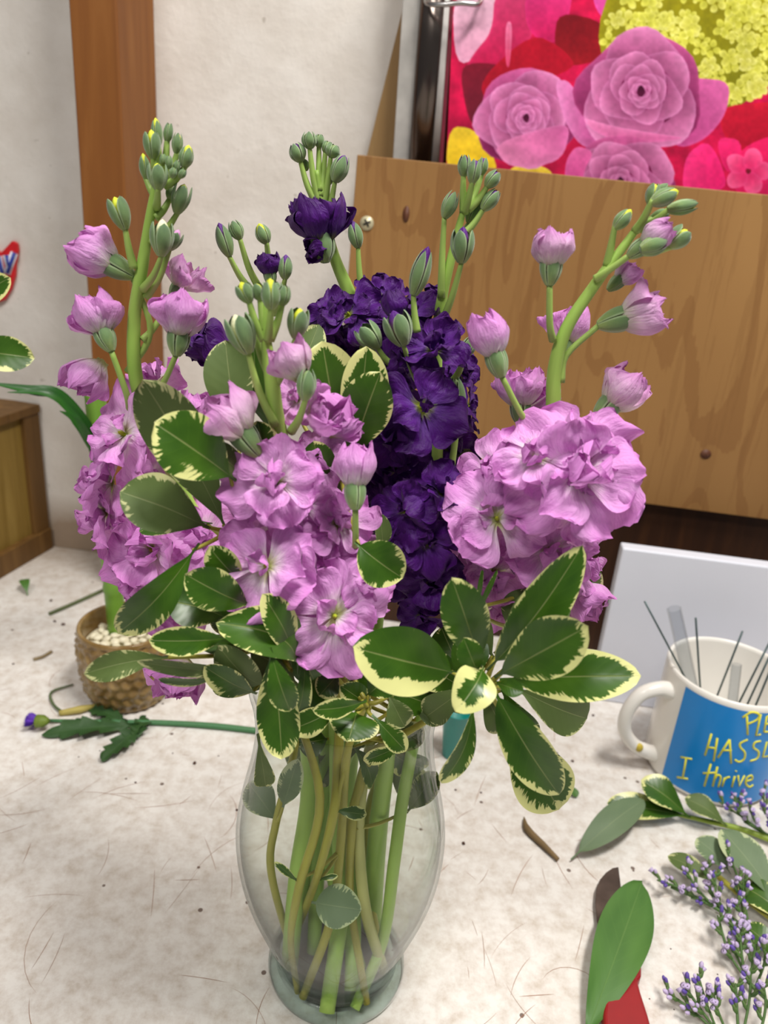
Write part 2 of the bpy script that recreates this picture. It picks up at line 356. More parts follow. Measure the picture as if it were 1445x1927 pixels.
# rack with the plywood front on the wall at right
k1 = 0.80
A, B, C_, D = W(672, 291, k1), W(1500, 372, k1), W(1500, 985, k1), W(640, 838, k1)
D = W(628, 872, k1)
rk = thing('wall_rack', vert(900, 900, k1, 0.0), 'wall rack with a knotty plywood front board holding the flower catalogue', 'rack')
def rot_in(mbx): return mbx
mb = MB(); mb.prism([A, B, C_, D], NWV*0.012); pb = mb.obj('front_panel', M_ply, rk, origin=A, smoothing=False, bevel=0.0008)
mb = MB()
def disc(mb, c, r, rz, depth_=0.001, n=24, mi=0):
    u = R; v = Vector((0, 0, 1)); ring = [c+u*r*math.cos(t)+v*rz*math.sin(t) for t in [2*math.pi*i/n for i in range(n)]]
    mb.prism(ring, NWV*depth_, mi)
disc(mb, W(764, 403, k1-0.0006), 0.0034, 0.0075); disc(mb, W(1328, 855, k1-0.0006), 0.0055, 0.0050)
mb.obj('knot', plain('dark_knot', srgb(88, 48, 26), 0.6), pb)
mb = MB(); disc(mb, W(690, 420, k1-0.0012), 0.0068, 0.0068, 0.002); sm = mb.obj('screw', plain('screw_head', srgb(206, 196, 160), 0.4, 0.3), pb)
mb = MB(); c = W(690, 420, k1-0.0016)
for da in (0.5, 2.07): 
    d = R*math.cos(da)+Vector((0, 0, 1))*math.sin(da); e = R*math.cos(da+1.57)+Vector((0, 0, 1))*math.sin(da+1.57)
    mb.prism([c-d*0.004-e*0.0011, c+d*0.004-e*0.0011, c+d*0.004+e*0.0011, c-d*0.004+e*0.0011], NWV*0.0004)
mb.obj('screw_slot', plain('screw_slot', srgb(60, 56, 44), 0.6), sm)
zb = float(D.z)
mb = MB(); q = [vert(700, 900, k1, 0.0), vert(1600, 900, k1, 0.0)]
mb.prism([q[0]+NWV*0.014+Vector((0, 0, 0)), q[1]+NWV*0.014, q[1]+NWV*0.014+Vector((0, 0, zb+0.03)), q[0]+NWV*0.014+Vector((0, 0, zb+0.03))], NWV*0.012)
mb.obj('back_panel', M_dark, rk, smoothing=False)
mb = MB(); mb.prism([W(681, 330, 0.862), W(1500, 420, 0.862), W(1500, -300, 0.862), W(835, -300, 0.862)], NWV*0.012); mb.obj('tan_backing_board', M_tan, rk, smoothing=False)
mb = MB(); mb.prism([W(700, 420, k1)+NWV*0.012, W(1500, 490, k1)+NWV*0.012, W(1500, 520, k1)+NWV*0.012, W(700, 450, k1)+NWV*0.012], NWV*0.06); mb.obj('catalogue_shelf', M_tan, rk, smoothing=False)
# catalogue binder behind the plywood
bn = thing('flower_catalogue', W(1000, 330, 0.83), 'ring binder flower catalogue showing printed pink roses and yellow hydrangea', 'binder')
kb = 0.838
mb = MB(); mb.prism([W(737, 330, kb), W(790, 336, kb), W(812, -200, kb), W(770, -200, kb)], NWV*0.012); mb.obj('cover', plain('grey_vinyl', srgb(168, 164, 158), 0.3), bn, smoothing=False, bevel=0.001)
mb = MB(); mb.tube([W(788, 330, kb-0.004), W(830, -200, kb-0.004)], [0.012, 0.012], 24, flat=0.6); mb.obj('spine_tube', plain('dark_chrome', srgb(104, 94, 88), 0.22, 0.9, 0.25, 9), bn)
mb = MB(); mb.tube([W(812, 330, kb-0.003), W(846, -200, kb-0.003)], [0.007, 0.007], 20, flat=0.5); mb.obj('spine_edge', plain('pale_plastic', srgb(186, 182, 178), 0.25), bn)
mb = MB(); mb.prism([W(824, 330, kb-0.002), W(832, 330, kb-0.002), W(868, -200, kb-0.002), W(860, -200, kb-0.002)], NWV*0.004); mb.obj('divider_strip', plain('maroon_strip', srgb(140, 40, 60), 0.4), bn, smoothing=False)
mb = MB(); mb.tube([W(800, -10, kb-0.004), W(804, 6, kb-0.02), W(830, 9, kb-0.026), W(868, 6, kb-0.026), W(900, 8, kb-0.02), W(906, -6, kb-0.006)], 0.0022, 10); mb.obj('ring', M_steel, bn)
# printed page, painted shape by shape
def paint(px, py):
    n = px.size; col = np.zeros((n, 3)); px = px.astype(float); py = py.astype(float)
    rg = np.random.RandomState(3)
    def vn(sc, seed):   # smooth value noise
        r = np.random.RandomState(seed).rand(64, 64); x = px/sc; y = py/sc
        x0 = np.floor(x).astype(int); y0 = np.floor(y).astype(int); fx = x-x0; fy = y-y0; fx = fx*fx*(3-2*fx); fy = fy*fy*(3-2*fy)
        g = lambda i, j: r[(x0+i) % 64, (y0+j) % 64]
        return g(0,0)*(1-fx)*(1-fy)+g(1,0)*fx*(1-fy)+g(0,1)*(1-fx)*fy+g(1,1)*fx*fy
    c = lambda *a: np.array(a)/255.
    nz = 0.6*vn(40, 1)+0.4*vn(15, 2); fine = vn(6, 5)
    col[:] = c(200, 20, 70)
    col = col*(0.7+0.5*nz[:, None])
    def blob(pts, ca, cb, soft=6, grad=(0, 1), ripple=0.0, pw=1.0):
        nonlocal col
        P_ = np.array(pts, float)
        for _ in range(2 if len(pts) < 15 else 0): P_ = np.stack([P_*0.78+np.roll(P_, -1, 0)*0.22, P_*0.22+np.roll(P_, -1, 0)*0.78], 1).reshape(-1, 2)
        m = np.zeros(n, bool); x1 = P_[:, 0]; y1 = P_[:, 1]; x2 = np.roll(x1, -1); y2 = np.roll(y1, -1)
        xx = px+ripple*(vn(14, 9)-0.5)*2; yy = py+ripple*(vn(14, 10)-0.5)*2
        idx = np.where((xx > x1.min()) & (xx < x1.max()) & (yy > y1.min()) & (yy < y1.max()))[0]
        if not len(idx): return
        X = xx[idx]; Y = yy[idx]; ins = np.zeros(len(idx), bool); dm = np.full(len(idx), 1e9)
        for a, b, d, e in zip(x1, y1, x2, y2):
            if e != b: ins ^= ((b > Y) != (e > Y)) & (X < (d-a)*(Y-b)/(e-b)+a)
            L = (d-a)**2+(e-b)**2+1e-9; t = np.clip(((X-a)*(d-a)+(Y-b)*(e-b))/L, 0, 1); dm = np.minimum(dm, np.hypot(X-a-t*(d-a), Y-b-t*(e-b)))
        g = np.array(grad, float); g /= np.linalg.norm(g); s = X*g[0]+Y*g[1]; s = np.clip((s-s[ins].min())/(np.ptp(s[ins])+1e-6), 0, 1)**pw if ins.any() else s*0
        cc = np.array(ca)[None]*(1-s[:, None])+np.array(cb)[None]*s[:, None]
        cc = cc*(0.88+0.24*nz[idx][:, None])
        rim = np.exp(-dm/4.0)[:, None]; cc = cc*(1-0.45*rim)+0.45*rim*np.minimum(1, np.array(ca)[None]*1.22)
        al = np.where(ins, np.clip(dm/2.0, 0, 1), 0)[:, None]
        col[idx] = col[idx]*(1-al)+cc*al
    def ell(cx, cy, rx, ry, rot=0, n_=26, wob=0.05):
        ph = rg.rand()*6; o = []
        for i in range(n_):
            t = 2*math.pi*i/n_; k = 1+wob*math.sin(3*t+ph)+wob*0.6*math.sin(5*t+2*ph); x, y = rx*k*math.cos(t), ry*k*math.sin(t)
            o.append((cx+x*math.cos(rot)-y*math.sin(rot), cy+x*math.sin(rot)+y*math.cos(rot)))
        return o
    blob([(850, -20), (940, -20), (930, 60), (905, 110), (855, 125)], c(226, 180, 200), c(220, 150, 180))
    blob([(930, -20), (1000, -20), (1010, 60), (960, 130), (862, 150), (890, 100), (925, 60)], c(206, 60, 110), c(190, 20, 70))
    blob([(985, -20), (1080, -20), (1070, 40), (1040, 90), (990, 60)], c(214, 50, 120), c(196, 24, 84))
    blob([(1050, 20), (1140, 40), (1150, 110), (1060, 130), (1040, 80)], c(120, 16, 26), c(150, 20, 30))
    blob([(1112, -20), (1220, -20), (1190, 20), (1150, 50), (1120, 20)], c(220, 80, 160), c(206, 60, 140))
    blob([(862, 125), (905, 115), (985, 130), (930, 180), (905, 240), (880, 230)], c(120, 20, 40), c(96, 24, 40))
    blob([(900, 150), (1000, 60), (1060, 90), (1090, 130), (960, 170), (915, 200)], c(176, 16, 40), c(150, 16, 34))
    blob([(950, 40), (966, 40), (960, 130), (950, 124)], c(236, 120, 160), c(200, 40, 80))
    blob([(845, 236), (890, 240), (925, 280), (940, 330), (835, 330)], c(240, 200, 50), c(230, 190, 30))
    blob([(950, 330), (965, 312), (1000, 305), (1040, 320), (1040, 345)], c(238, 206, 70), c(224, 176, 40))
    # yellow hydrangea head of many small florets
    blob(ell(1310, 70, 185, 145), c(150, 140, 20), c(120, 120, 20))
    for i in range(210):
        a_ = rg.rand()*6.28; r_ = math.sqrt(rg.rand()); x = 1310+180*r_*math.cos(a_); y = 62+138*r_*math.sin(a_); s = 9+rg.rand()*8
        l = rg.rand(); ca = c(228-20*l, 222-18*l, 130-50*l); cb = c(184-20*l, 176-14*l, 48)
        r0 = rg.rand()*1.6
        for q_ in range(4):
            t = r0+q_*1.5708; blob(ell(x+s*0.75*math.cos(t), y+s*0.75*math.sin(t), s*0.62, s*0.55, t, 10), ca, cb, grad=(-math.cos(t), -math.sin(t)))
    blob([(1350, 200), (1445, 190), (1520, 190), (1520, 300), (1400, 290), (1360, 260)], c(196, 24, 50), c(160, 14, 40))
    blob([(1240, 150), (1310, 145), (1376, 152), (1368, 215), (1330, 262), (1280, 282), (1240, 250)], c(206, 96, 156), c(176, 60, 122), grad=(-1, 1))
    def rose(cx, cy, R_, sq=0.92, tint=1.0, rings=7, turn=0.0):
        lt = c(226, 136, 186)*tint; md = c(190, 84, 140)*tint; dk = c(92, 16, 56)*tint
        r = R_; a_ = turn
        blob(ell(cx, cy, R_*1.02, R_*sq, 0, 30, 0.06), md, dk*1.1)
        k = 0
        while r > R_*0.10:
            npet = 3
            for j in range(npet):
                a_ += 6.283/npet*(1.0)+0.31
                off = r*0.27; x = cx+off*math.cos(a_); y = cy+off*math.sin(a_)*sq
                blob(ell(x, y, r*0.80, r*0.70*sq, a_, 24, 0.05), lt, dk, grad=(-math.cos(a_), -math.sin(a_)), pw=0.62)
            blob(ell(cx, cy, r*0.66, r*0.62*sq, 0, 22, 0.05), dk, dk*1.3, grad=(0.2, -1))
            r *= 0.80; k += 1
        blob(ell(cx, cy, R_*0.07, R_*0.1), dk*0.6, dk)
    rose(990, 222, 92, 1.0, 1.04, turn=0.6)
    blob([(925, 270), (1050, 232), (1075, 240), (1060, 300), (1000, 318), (950, 312)], c(226, 130, 176), c(200, 90, 150), grad=(1, -1))
    blob([(1040, 150), (1075, 150), (1110, 230), (1130, 285), (1090, 275), (1062, 230)], c(220, 130, 184), c(176, 70, 130), grad=(1, 0))
    rose(1206, 172, 118, 0.92, 1.0, turn=0.0)
    blob([(1090, 218), (1150, 236), (1220, 248), (1290, 258), (1270, 266), (1180, 272), (1120, 252)], c(226, 128, 178), c(196, 84, 140))
    rose(1168, 342, 100, 0.85, 0.98, turn=1.0)
    blob([(1060, 345), (1064, 300), (1084, 272), (1120, 285), (1100, 320), (1098, 350)], c(216, 96, 156), c(190, 66, 130))
    blob([(1282, 345), (1290, 290), (1330, 262), (1356, 300), (1372, 360), (1290, 360)], c(236, 50, 120), c(226, 28, 104), grad=(1, 0.2))
    blob([(1345, 256), (1400, 262), (1386, 330), (1360, 320)], c(226, 40, 106), c(200, 20, 84))
    blob([(1375, 300), (1420, 262), (1520, 240), (1520, 370), (1380, 375)], c(222, 30, 92), c(206, 24, 86))
    for t in range(5): blob(ell(1408+26*math.cos(t*1.257), 322+24*math.sin(t*1.257), 22, 19, t*1.257, 14), c(240, 90, 140), c(206, 30, 90), grad=(-math.cos(t*1.257), -math.sin(t*1.257)))
    blob(ell(1408, 322, 6, 6), c(120, 20, 40), c(90, 20, 30))
    col *= (0.95+0.1*fine[:, None])
    return np.clip(col, 0, 1)
kp = 0.832; nx, ny = 520, 300
pa = W(856, -60, kp); pb_ = W(1600, 0, kp); pc_ = W(838, 345, kp-0.004); 
rows = np.zeros((ny, nx, 3))
for j in range(ny):
    for i in range(nx):
        pass
uu, vv = np.meshgrid(np.linspace(0, 1, nx), np.linspace(0, 1, ny))
rows = np.array(pa)[None, None]+uu[..., None]*np.array(pb_-pa)[None, None]+vv[..., None]*np.array(pc_-pa)[None, None]
cc = (rows.reshape(-1, 3)-CAM) @ M; ppx = CX-cc[:, 0]/cc[:, 2]*F; ppy = CY+cc[:, 1]/cc[:, 2]*F
pcol = paint(ppx, ppy); lin = np.where(pcol <= 0.04045, pcol/12.92, ((pcol+0.055)/1.055)**2.4)
idx = np.arange(nx*ny).reshape(ny, nx); fs = np.stack([idx[:-1, :-1], idx[1:, :-1], idx[1:, 1:], idx[:-1, 1:]], -1).reshape(-1, 4)
me = bpy.data.meshes.new('printed_page'); me.from_pydata((rows.reshape(-1, 3)-np.array(bn.location)).tolist(), [], fs.tolist())
ca_ = me.color_attributes.new('print', 'FLOAT_COLOR', 'POINT'); ca_.data.foreach_set('color', np.concatenate([lin, np.ones((len(lin), 1))], 1).astype(np.float32).ravel())
k = NT('printed_page', 0.22, 0.5); k.color(k.n('ShaderNodeAttribute', attribute_name='print').outputs['Color']); me.materials.append(k.m)
pg = bpy.data.objects.new('printed_page', me); COL.objects.link(pg); pg.parent = bn
sol = pg.modifiers.new('thickness', 'SOLIDIFY'); sol.thickness = 0.0008; sol.offset = -1
# white box standing behind the mug
KB = 0.712
wa, wb = W(1108, 1325, KB), W(1560, 1390, KB); za = W(1146, 1028, KB).z
wa = Vector((wa.x, wa.y, 0)); e = (Vector((wb.x, wb.y, 0))-wa); e = R*e.length
mb = MB(); mb.prism([wa, wa+e, wa+e+Vector((0, 0, za)), wa+Vector((0, 0, za))], NWV*0.016)
tag(mb.obj('white_board', plain('white_card', srgb(214, 216, 226), 0.5, var=0.02, scale=12), origin=wa, smoothing=False, bevel=0.002), 'blank white board standing upright behind the mug', 'board')
# sign on the wall at left edge
sk = WK
sg = thing('wall_sign', W(-10, 520, sk), 'red plastic sign with blue and white lettering on the wall at left edge', 'sign')
poly = [(-90, 470), (-30, 462), (-8, 470), (0, 476), (10, 466), (22, 453), (31, 458), (33, 472), (28, 500), (27, 520), (20, 545), (8, 565), (-20, 575), (-90, 560)]
mb = MB(); mb.prism([W(x, y, sk-0.006) for x, y in poly], NWV*0.006); mb.obj('backing', plain('red_plastic', srgb(204, 30, 36), 0.3), sg, smoothing=False, bevel=0.0015)
def strokes(mb, lines, k, r):
    for ln in lines: mb.tube([W(x, y, k) for x, y in ln], r, 8, sub=1)
Lt = [[(-14, 516), (-3, 482)], [(-3, 482), (4, 515)], [(-10, 503), (3, 503)], [(12, 480), (17, 500)], [(27, 476), (14, 514)]]
mb = MB(); strokes(mb, Lt, sk-0.0065, 0.0042); mb.obj('lettering', plain('white_letter', srgb(226, 226, 236), 0.4), sg)
mb = MB(); strokes(mb, Lt, sk-0.0095, 0.0021); mb.obj('lettering', plain('blue_letter', srgb(40, 60, 150), 0.4), sg)
# ------------------------------------------------------------------ botanical builders
def leaf(name, parent, b, t, wd, side='top', roll=0, bend=0.12, bias=0.0, twist=0.0, fold=0.18, mats=None, curl=0.0, shape=1.55, lobes=0, asym=0.0, label=None, nu=30, nv=13, normal=None, wav=0.03):
    """b and t are points; wd is the width in metres"""
    b, t = Vector(b), Vector(t); L = (t-b).length; ax = (t-b).normalized()
    vw = (Vector((0, 0, H))-(b+t)/2).normalized() if normal is None else Vector(normal)
    n = (vw-ax*vw.dot(ax)).normalized(); n = Matrix.Rotation(math.radians(roll), 3, ax) @ n; y = n.cross(ax)
    sd = random.random()*10
    top, uvs, es = [], [], []
    for i in range(nu):
        s = i/(nu-1); sc = 1-(1-s)**1.0
        z0 = bend*L*math.sin(math.pi*s) - curl*L*s**3
        q = max(0.0, (s-0.10)/0.90); p = math.sin(math.pi*min(1, q**shape))**0.58 if 0 < q < 1 else 0.0
        if lobes: p *= 0.62+0.5*((s*lobes) % 1.0)
        hw = max(wd/2*p, 0.0007 if s < 0.97 else 0.00005)
        rt, ru, re = [], [], []
        for j in range(nv):
            v = 2*j/(nv-1)-1; a = math.radians(twist)*s
            yy = v*hw; zz = fold*abs(v)**1.4*hw + wav*wd*math.sin(9*s+sd+(2 if v > 0 else 0))*v*v
            yy, zz = yy*math.cos(a)-zz*math.sin(a), yy*math.sin(a)+zz*math.cos(a)
            rt.append(b+ax*(L*s)+n*(z0+zz)+y*yy); ru.append((s, v))
            re.append(1-(1-abs(v))*min(1, (1-s)/0.22)+bias-0.13-0.22*(1-s)**1.3*2*0.5-(0.3*max(0, 0.4-s))+asym*v*min(1, s*2))
        top.append(rt); uvs.append(ru); es.append(re)
    th = 0.0003; bot = [[p-n*th*(0 if j in (0, nv-1) or i in (0, nu-1) else 1) for j, p in enumerate(r)] for i, r in enumerate(top)]
    mats = mats or (M_leaf, M_under)
    if side == 'under': mats = mats[::-1]
    mb = MB(); mb.grid(top, 0, uvs, es, flip=True); mb.grid(bot, 1, uvs, es)
    o = mb.obj(name, list(mats), parent, base=b)
    if label: o['label'] = label
    return o
def petal_mesh(seed, wmax=0.95, curl=0.5, cup=0.1, ruf=0.10, crk=0.03, nu=15, nv=17, claw=0.10, tipin=0.0, rnd=0.5):
    rd = random.Random(seed); ph = [rd.random()*6.28 for _ in range(6)]; off = Vector((rd.random()*50, rd.random()*50, 0)); rows, uvs = [], []
    cx = cz = 0.0; an = 0.0; cl = []
    for i in range(nu):
        s = i/(nu-1); an = -curl*s+tipin*s*s; cl.append((cx, cz, an)); cx += math.cos(an)/(nu-1); cz += math.sin(an)/(nu-1)
    for i in range(nu):
        s = i/(nu-1); h = (claw+(0.5*wmax-claw)*sstep(0.05, 0.72, s))*(1-rnd*(1-math.sqrt(max(0, 1-(max(0, s-0.66)/0.34)**3.0)))); r, u = [], []
        for j in range(nv):
            v = 2*j/(nv-1)-1; y = h*v
            back = s*((0.24*(1-rnd))*abs(v)**2.6 - 0.03*math.exp(-(v/0.2)**2)*s**6)
            nz = noise.noise(Vector((s*3, v*2.4, 0))+off); n2 = noise.noise(Vector((s*6, v*6, 5))+off); n3 = noise.noise(Vector((s*2, v*15, 9))+off)
            z = cup*v*v*s + ruf*s**1.6*(math.sin(2.8*v+ph[0])*0.7+math.sin(5.2*v+ph[1])*0.38*s)+ruf*1.1*s*nz + ruf*0.35*n2*s + crk*s**2*n3
            back += crk*s**5*math.sin(19*v+ph[3])*0.8 + crk*n3*s**4
            x0, z0, a = cl[i]; 
            xx = x0-back*math.cos(a)-z*math.sin(a); zz = z0-back*math.sin(a)+z*math.cos(a)
            r.append((xx, y*(1+0.12*nz), zz)); u.append((s, v))
        rows.append(r); uvs.append(u)
    mb = MB(); mb.grid([[Vector(p) for p in r] for r in rows], 0, uvs, flip=True); return mb
def ovoid_petal(seed, rmax=0.34, mouth=0.13, half=74, nu=18, nv=19, ruf=0.02, lip=0.0):
    rd = random.Random(seed); off = Vector((rd.random()*50, rd.random()*50, 3)); rows, uvs = [], []
    for i in range(nu):
        s = i/(nu-1); rr = 0.05+(rmax-0.05)*math.sin(math.pi/2*min(1, s/0.58))**1.1 if s < 0.58 else mouth+(rmax-mouth)*max(0.0, math.cos(math.pi/2*(s-0.58)/0.42))**0.9
        rr += lip*max(0, s-0.85)/0.15; wd = math.radians(half)*(0.45+0.55*sstep(0, 0.4, s))*(math.sqrt(max(0.002, 1-(max(0, s-0.6)/0.42)**3)))
        r, u = [], []
        for j in range(nv):
            v = 2*j/(nv-1)-1; n1 = noise.noise(Vector((s*3, v*2, 0))+off); n2 = noise.noise(Vector((s*2.5, v*9, 4))+off); n3 = noise.noise(Vector((s*7, v*7, 8))+off)
            q = rr*(1+0.16*n1+0.07*n2+0.05*n3)+0.05*abs(v)**3*s*(1 if rd else 1)*(0.5+n1); a = v*wd
            z = s-0.10*s**3*abs(v)**2.2+0.03*n2*s**3+ruf*math.sin(11*v+seed)*s**5
            r.append(Vector((q*math.cos(a), q*math.sin(a), z))); u.append((s, v))
        rows.append(r); uvs.append(u)
    mb = MB(); mb.grid(rows, 0, uvs); return mb
PET = {}
def petals(kind, mat):
    key = (kind, mat.name)
    if key not in PET and kind == 'ovoid': PET[key] = [ovoid_petal(90+i, 0.33+0.02*(i % 3), 0.10+0.05*(i % 3), 66+6*(i % 3), lip=0.05*(i % 2)).mesh('petal', mat) for i in range(6)]
    if key not in PET:
        spec = {'open': [dict(seed=i, wmax=1.12+0.10*(i % 3), curl=0.25+0.22*(i % 4), ruf=0.17, crk=0.016) for i in range(8)],
                'crumple': [dict(seed=20+i, wmax=1.05, curl=-0.3+0.45*(i % 3), cup=0.25, ruf=0.22, crk=0.03) for i in range(6)],
                'wrap': [dict(seed=40+i, wmax=0.92, curl=-0.35, cup=0.55, ruf=0.06, crk=0.02, claw=0.20, tipin=0.95, rnd=0.95) for i in range(4)],
                'cupped': [dict(seed=60+i, wmax=1.05, curl=-0.2+0.2*(i % 2), cup=0.38, ruf=0.12, crk=0.02, claw=.14, tipin=0.6, rnd=0.8) for i in range(4)]}[kind]
        PET[key] = [petal_mesh(**s).mesh('petal', mat) for s in spec]
        if kind == 'crumple': PET[key] += []
    return PET[key]
def calyx_mb(flare=0.0, L=1.0, r=0.30, seg=9, nu=11, spread=0.94):
    mb = MB()
    for k in range(4):
        rows, uvs = [], []
        for i in range(nu):
            s = i/(nu-1); rr = r*(math.sin(math.pi*(0.09+0.78*s))**0.75)*(1-0.10*s) + flare*s**1.6*r; tp = spread*(1 if s < 0.5 else math.sqrt(max(0, 1-((s-0.5)/0.5)**2.2)))
            rw, u = [], []
            for j in range(seg):
                v = 2*j/(seg-1)-1; a = k*math.pi/2+v*tp*math.pi/4; bulge = 1+0.13*(1-v*v)
                if k % 2: bulge *= 1.05
                rw.append(Vector((rr*bulge*math.cos(a), rr*bulge*math.sin(a), L*s))); u.append((s, v))
            rows.append(rw); uvs.append(u)
        mb.grid(rows, 0, uvs)
    o = len(mb.v); n = 16
    mb.lathe([(0.001, -0.02*L), (r*0.3, -0.01*L), (r*0.42, 0.03*L), (r*0.5, 0.10*L)], seg=n)
    return mb
CAL = {'closed': calyx_mb(0.0).mesh('calyx', M_calyx), 'open': calyx_mb(0.45).mesh('calyx', M_calyx), 'wide': calyx_mb(1.1, r=0.26).mesh('calyx', M_calyx)}
COREM = {}
def core_mesh(tip, long=1.0):
    key = (tip, long)
    if key not in COREM:
        rows, uvs = [], []; nu, nv = 16, 20
        for i in range(nu):
            s = i/(nu-1); r = 0.235*math.sin(math.pi*min(1, 0.08+0.92*s**0.95))**0.6 if i < nu-1 else 0.004; rw, u = [], []
            for j in range(nv):
                a = 2*math.pi*j/nv; k = 1+0.16*math.sin(3*a+3.5*s)*s+0.05*math.sin(7*a-4*s); rw.append(Vector((r*k*math.cos(a), r*k*math.sin(a), 0.08+(0.98*long-0.08)*s))); u.append((s, 0.3))
            rows.append(rw); uvs.append(u)
        mb = MB(); mb.grid(rows, 0, uvs, close=True); COREM[key] = mb.mesh('petal_tip', CORE[tip])
    return COREM[key]
def frame(d, roll=0.0):
    z = Vector(d).normalized(); x = z.cross(Vector((0.13, -0.4, 0.9))).normalized(); y = z.cross(x)
    m = Matrix((x, y, z)).transposed(); return m @ Matrix.Rotation(roll, 3, 'Z')
def put(name, me, parent, wloc, rot3, scale):
    """child with its own transform; parent is an unrotated empty"""
    o = bpy.data.objects.new(name, me); COL.objects.link(o); o.parent = parent
    o.matrix_local = Matrix.Translation(Vector(wloc)-wpos(parent)) @ rot3.to_4x4() @ Matrix.Diagonal((*((scale,)*3 if not hasattr(scale, '__len__') else scale), 1)); return o
def sub(name, me, parent, local):
    o = bpy.data.objects.new(name, me); COL.objects.link(o); o.parent = parent; o.matrix_local = local; return o
def bud(parent, bx, by, tx, ty, dy, wpx, tip='green', op='closed', long=1.0, ddy=0.0, stalk=None):
    b, t = P(bx, by, dy), P(tx, ty, dy+ddy); L = (t-b).length; r = wpx/F*depth(b)
    c = put('bud', CAL[op], parent, b, frame(t-b, random.random()*1.5), (r*1.75, r*1.75, L*(0.86 if long > 0.9 else 1)))
    sub('petal_tip', core_mesh(tip, long if long != 1.0 else 1.12), c, Matrix.Identity(4))
    if stalk: ped(parent, stalk, (bx, by, dy))
    return c
def ped(parent, a, b, r0=0.0016, r1=0.0011, sag=0.12, mat=None):
    A_, B_ = P(*a), P(*b); m = (A_+B_)/2; d = B_-A_; 
    up = Vector((0, 0, 1)); s = up-d.normalized()*up.dot(d.normalized()); m = m-s*d.length*sag
    mb = MB(); mb.tube([A_, m, B_+d.normalized()*0.0015], [r0*1.25, r0, r1], 8, sub=5); return mb.obj('flower_stalk', mat or M_ped, parent)
def blossom(parent, px, py, dy, rpx, face, kind='full', mat=None, seed=0, calyx=None, stalk=None):
    mat = mat or M_pink; rd = random.Random(seed*31+int(px)*7+int(py)); c = P(px, py, dy); R_ = rpx/F*depth(c)
    d = scr(*face); base = c
    if kind in ('bud', 'half'): L = R_*2.1 if kind == 'bud' else R_*2.0; base = c-d*L*0.5
    elif kind == 'cup': L = R_*1.75; base = c-d*L*0.36
    else: L = R_*1.1; base = c-d*L*0.1
    rot = frame(d, rd.random()*6.28)
    def pm(az, tilt, sc, rolljit=0.25, lift=0.0):
        # petal mesh: length +X, upper face +Z.  tilt: 0 = along the axis, 90 = flat
        t = math.radians(90-tilt); return (Matrix.Rotation(az, 4, 'Z') @ Matrix.Translation((0.02, 0, lift)) @ Matrix.Rotation(-t, 4, 'Y') @ Matrix.Rotation(rd.uniform(-rolljit, rolljit), 4, 'X') @ Matrix.Diagonal((sc, sc, sc, 1)))
    lay = {'full': [(4, 'open', 80, 20, 1.08), (3, 'open', 56, 20, 0.9), (2, 'cupped', 30, 16, 0.7), (2, 'crumple', 24, 22, 0.5)],
           'flat': [(4, 'open', 80, 14, 1.05), (2, 'open', 54, 18, 0.8), (2, 'crumple', 34, 24, 0.42)],
           'cup': [(3, 'ovoid', 17, 7, 1.0), (3, 'cupped', 52, 18, 0.92), (3, 'ovoid', 5, 5, 0.86)],
           'half': [(3, 'ovoid', 11, 5, 1.0), (2, 'cupped', 38, 14, 0.95), (3, 'ovoid', 4, 4, 0.88)],
           'bud': [(4, 'ovoid', 3, 2, 1.0), (3, 'ovoid', 0, 2, 0.96), (3, 'ovoid', -3, 2, 0.92)]}[kind]
    def om(az, tilt, sc): return Matrix.Rotation(az, 4, 'Z') @ Matrix.Rotation(math.radians(tilt), 4, 'Y') @ Matrix.Diagonal((sc, sc, sc, 1))
    inner = MB(); n, k, tl, jt, sc = lay[-1]; src = petals(k, mat); a0 = rd.random()*6
    for i in range(n):
        me = rd.choice(src); m = (om if k == 'ovoid' else pm)(a0+i*6.283/n, tl+rd.uniform(-jt, jt), sc*rd.uniform(0.85 if k != 'ovoid' else .95, 1.1 if k != 'ovoid' else 1.04))
        inner.add([m @ v.co for v in me.vertices], [tuple(p.vertices) for p in me.polygons], 0, [((j//19)/17, 2*(j % 19)/18-1) if k == 'ovoid' else ((j//17)/14, 2*(j % 17)/16-1) for j in range(len(me.vertices))], None)
    if kind in ('full', 'flat'):
        inner.lathe([(0.001, -0.03), (0.045, 0.0), (0.04, 0.10), (0.02, 0.16), (0.001, 0.18)], seg=10, mi=1)
    bo = put('blossom', inner.mesh('blossom', [mat, CORE['lime']]), parent, base, rot, L)
    for n, k, tl, jt, sc in lay[:-1]:
        src = petals(k, mat); a0 = rd.random()*6
        for i in range(n):
            if k == 'ovoid': sub('petal', rd.choice(src), bo, om(a0+(i+rd.uniform(-0.15, 0.15))*6.283/n, tl+rd.uniform(-jt, jt), sc*rd.uniform(0.95, 1.05))); continue
            sub('petal', rd.choice(src), bo, pm(a0+(i+rd.uniform(-0.2, 0.2))*6.283/n, tl+rd.uniform(-jt, jt), sc*rd.uniform(0.86, 1.08), 0.3, -0.02 if sc == 1.0 else 0.01))
    if calyx is None: calyx = kind in ('bud', 'half', 'cup')
    if calyx:
        cl = {'bud': 0.72, 'half': 0.70, 'cup': 0.55}.get(kind, 0.45); cw = {'bud': 0.70, 'half': 0.66, 'cup': 0.58}.get(kind, 0.5)
        sub('calyx', CAL['closed' if kind == 'bud' else 'open'], bo, Matrix.Translation((0, 0, -0.30)) @ Matrix.Diagonal((cw, cw, cl, 1)))
        bb = base-d*L*0.30
    else: bb = base-d*L*0.05
    if stalk:
        A_ = P(*stalk); dd = (bb-A_); mid = A_+dd*0.55-d*dd.length*0.22
        mb = MB(); mb.tube([A_, mid, bb+d*0.001], [0.0019, 0.0015, 0.0013], 8, sub=5); mb.obj('flower_stalk', M_ped, parent)
    return bo
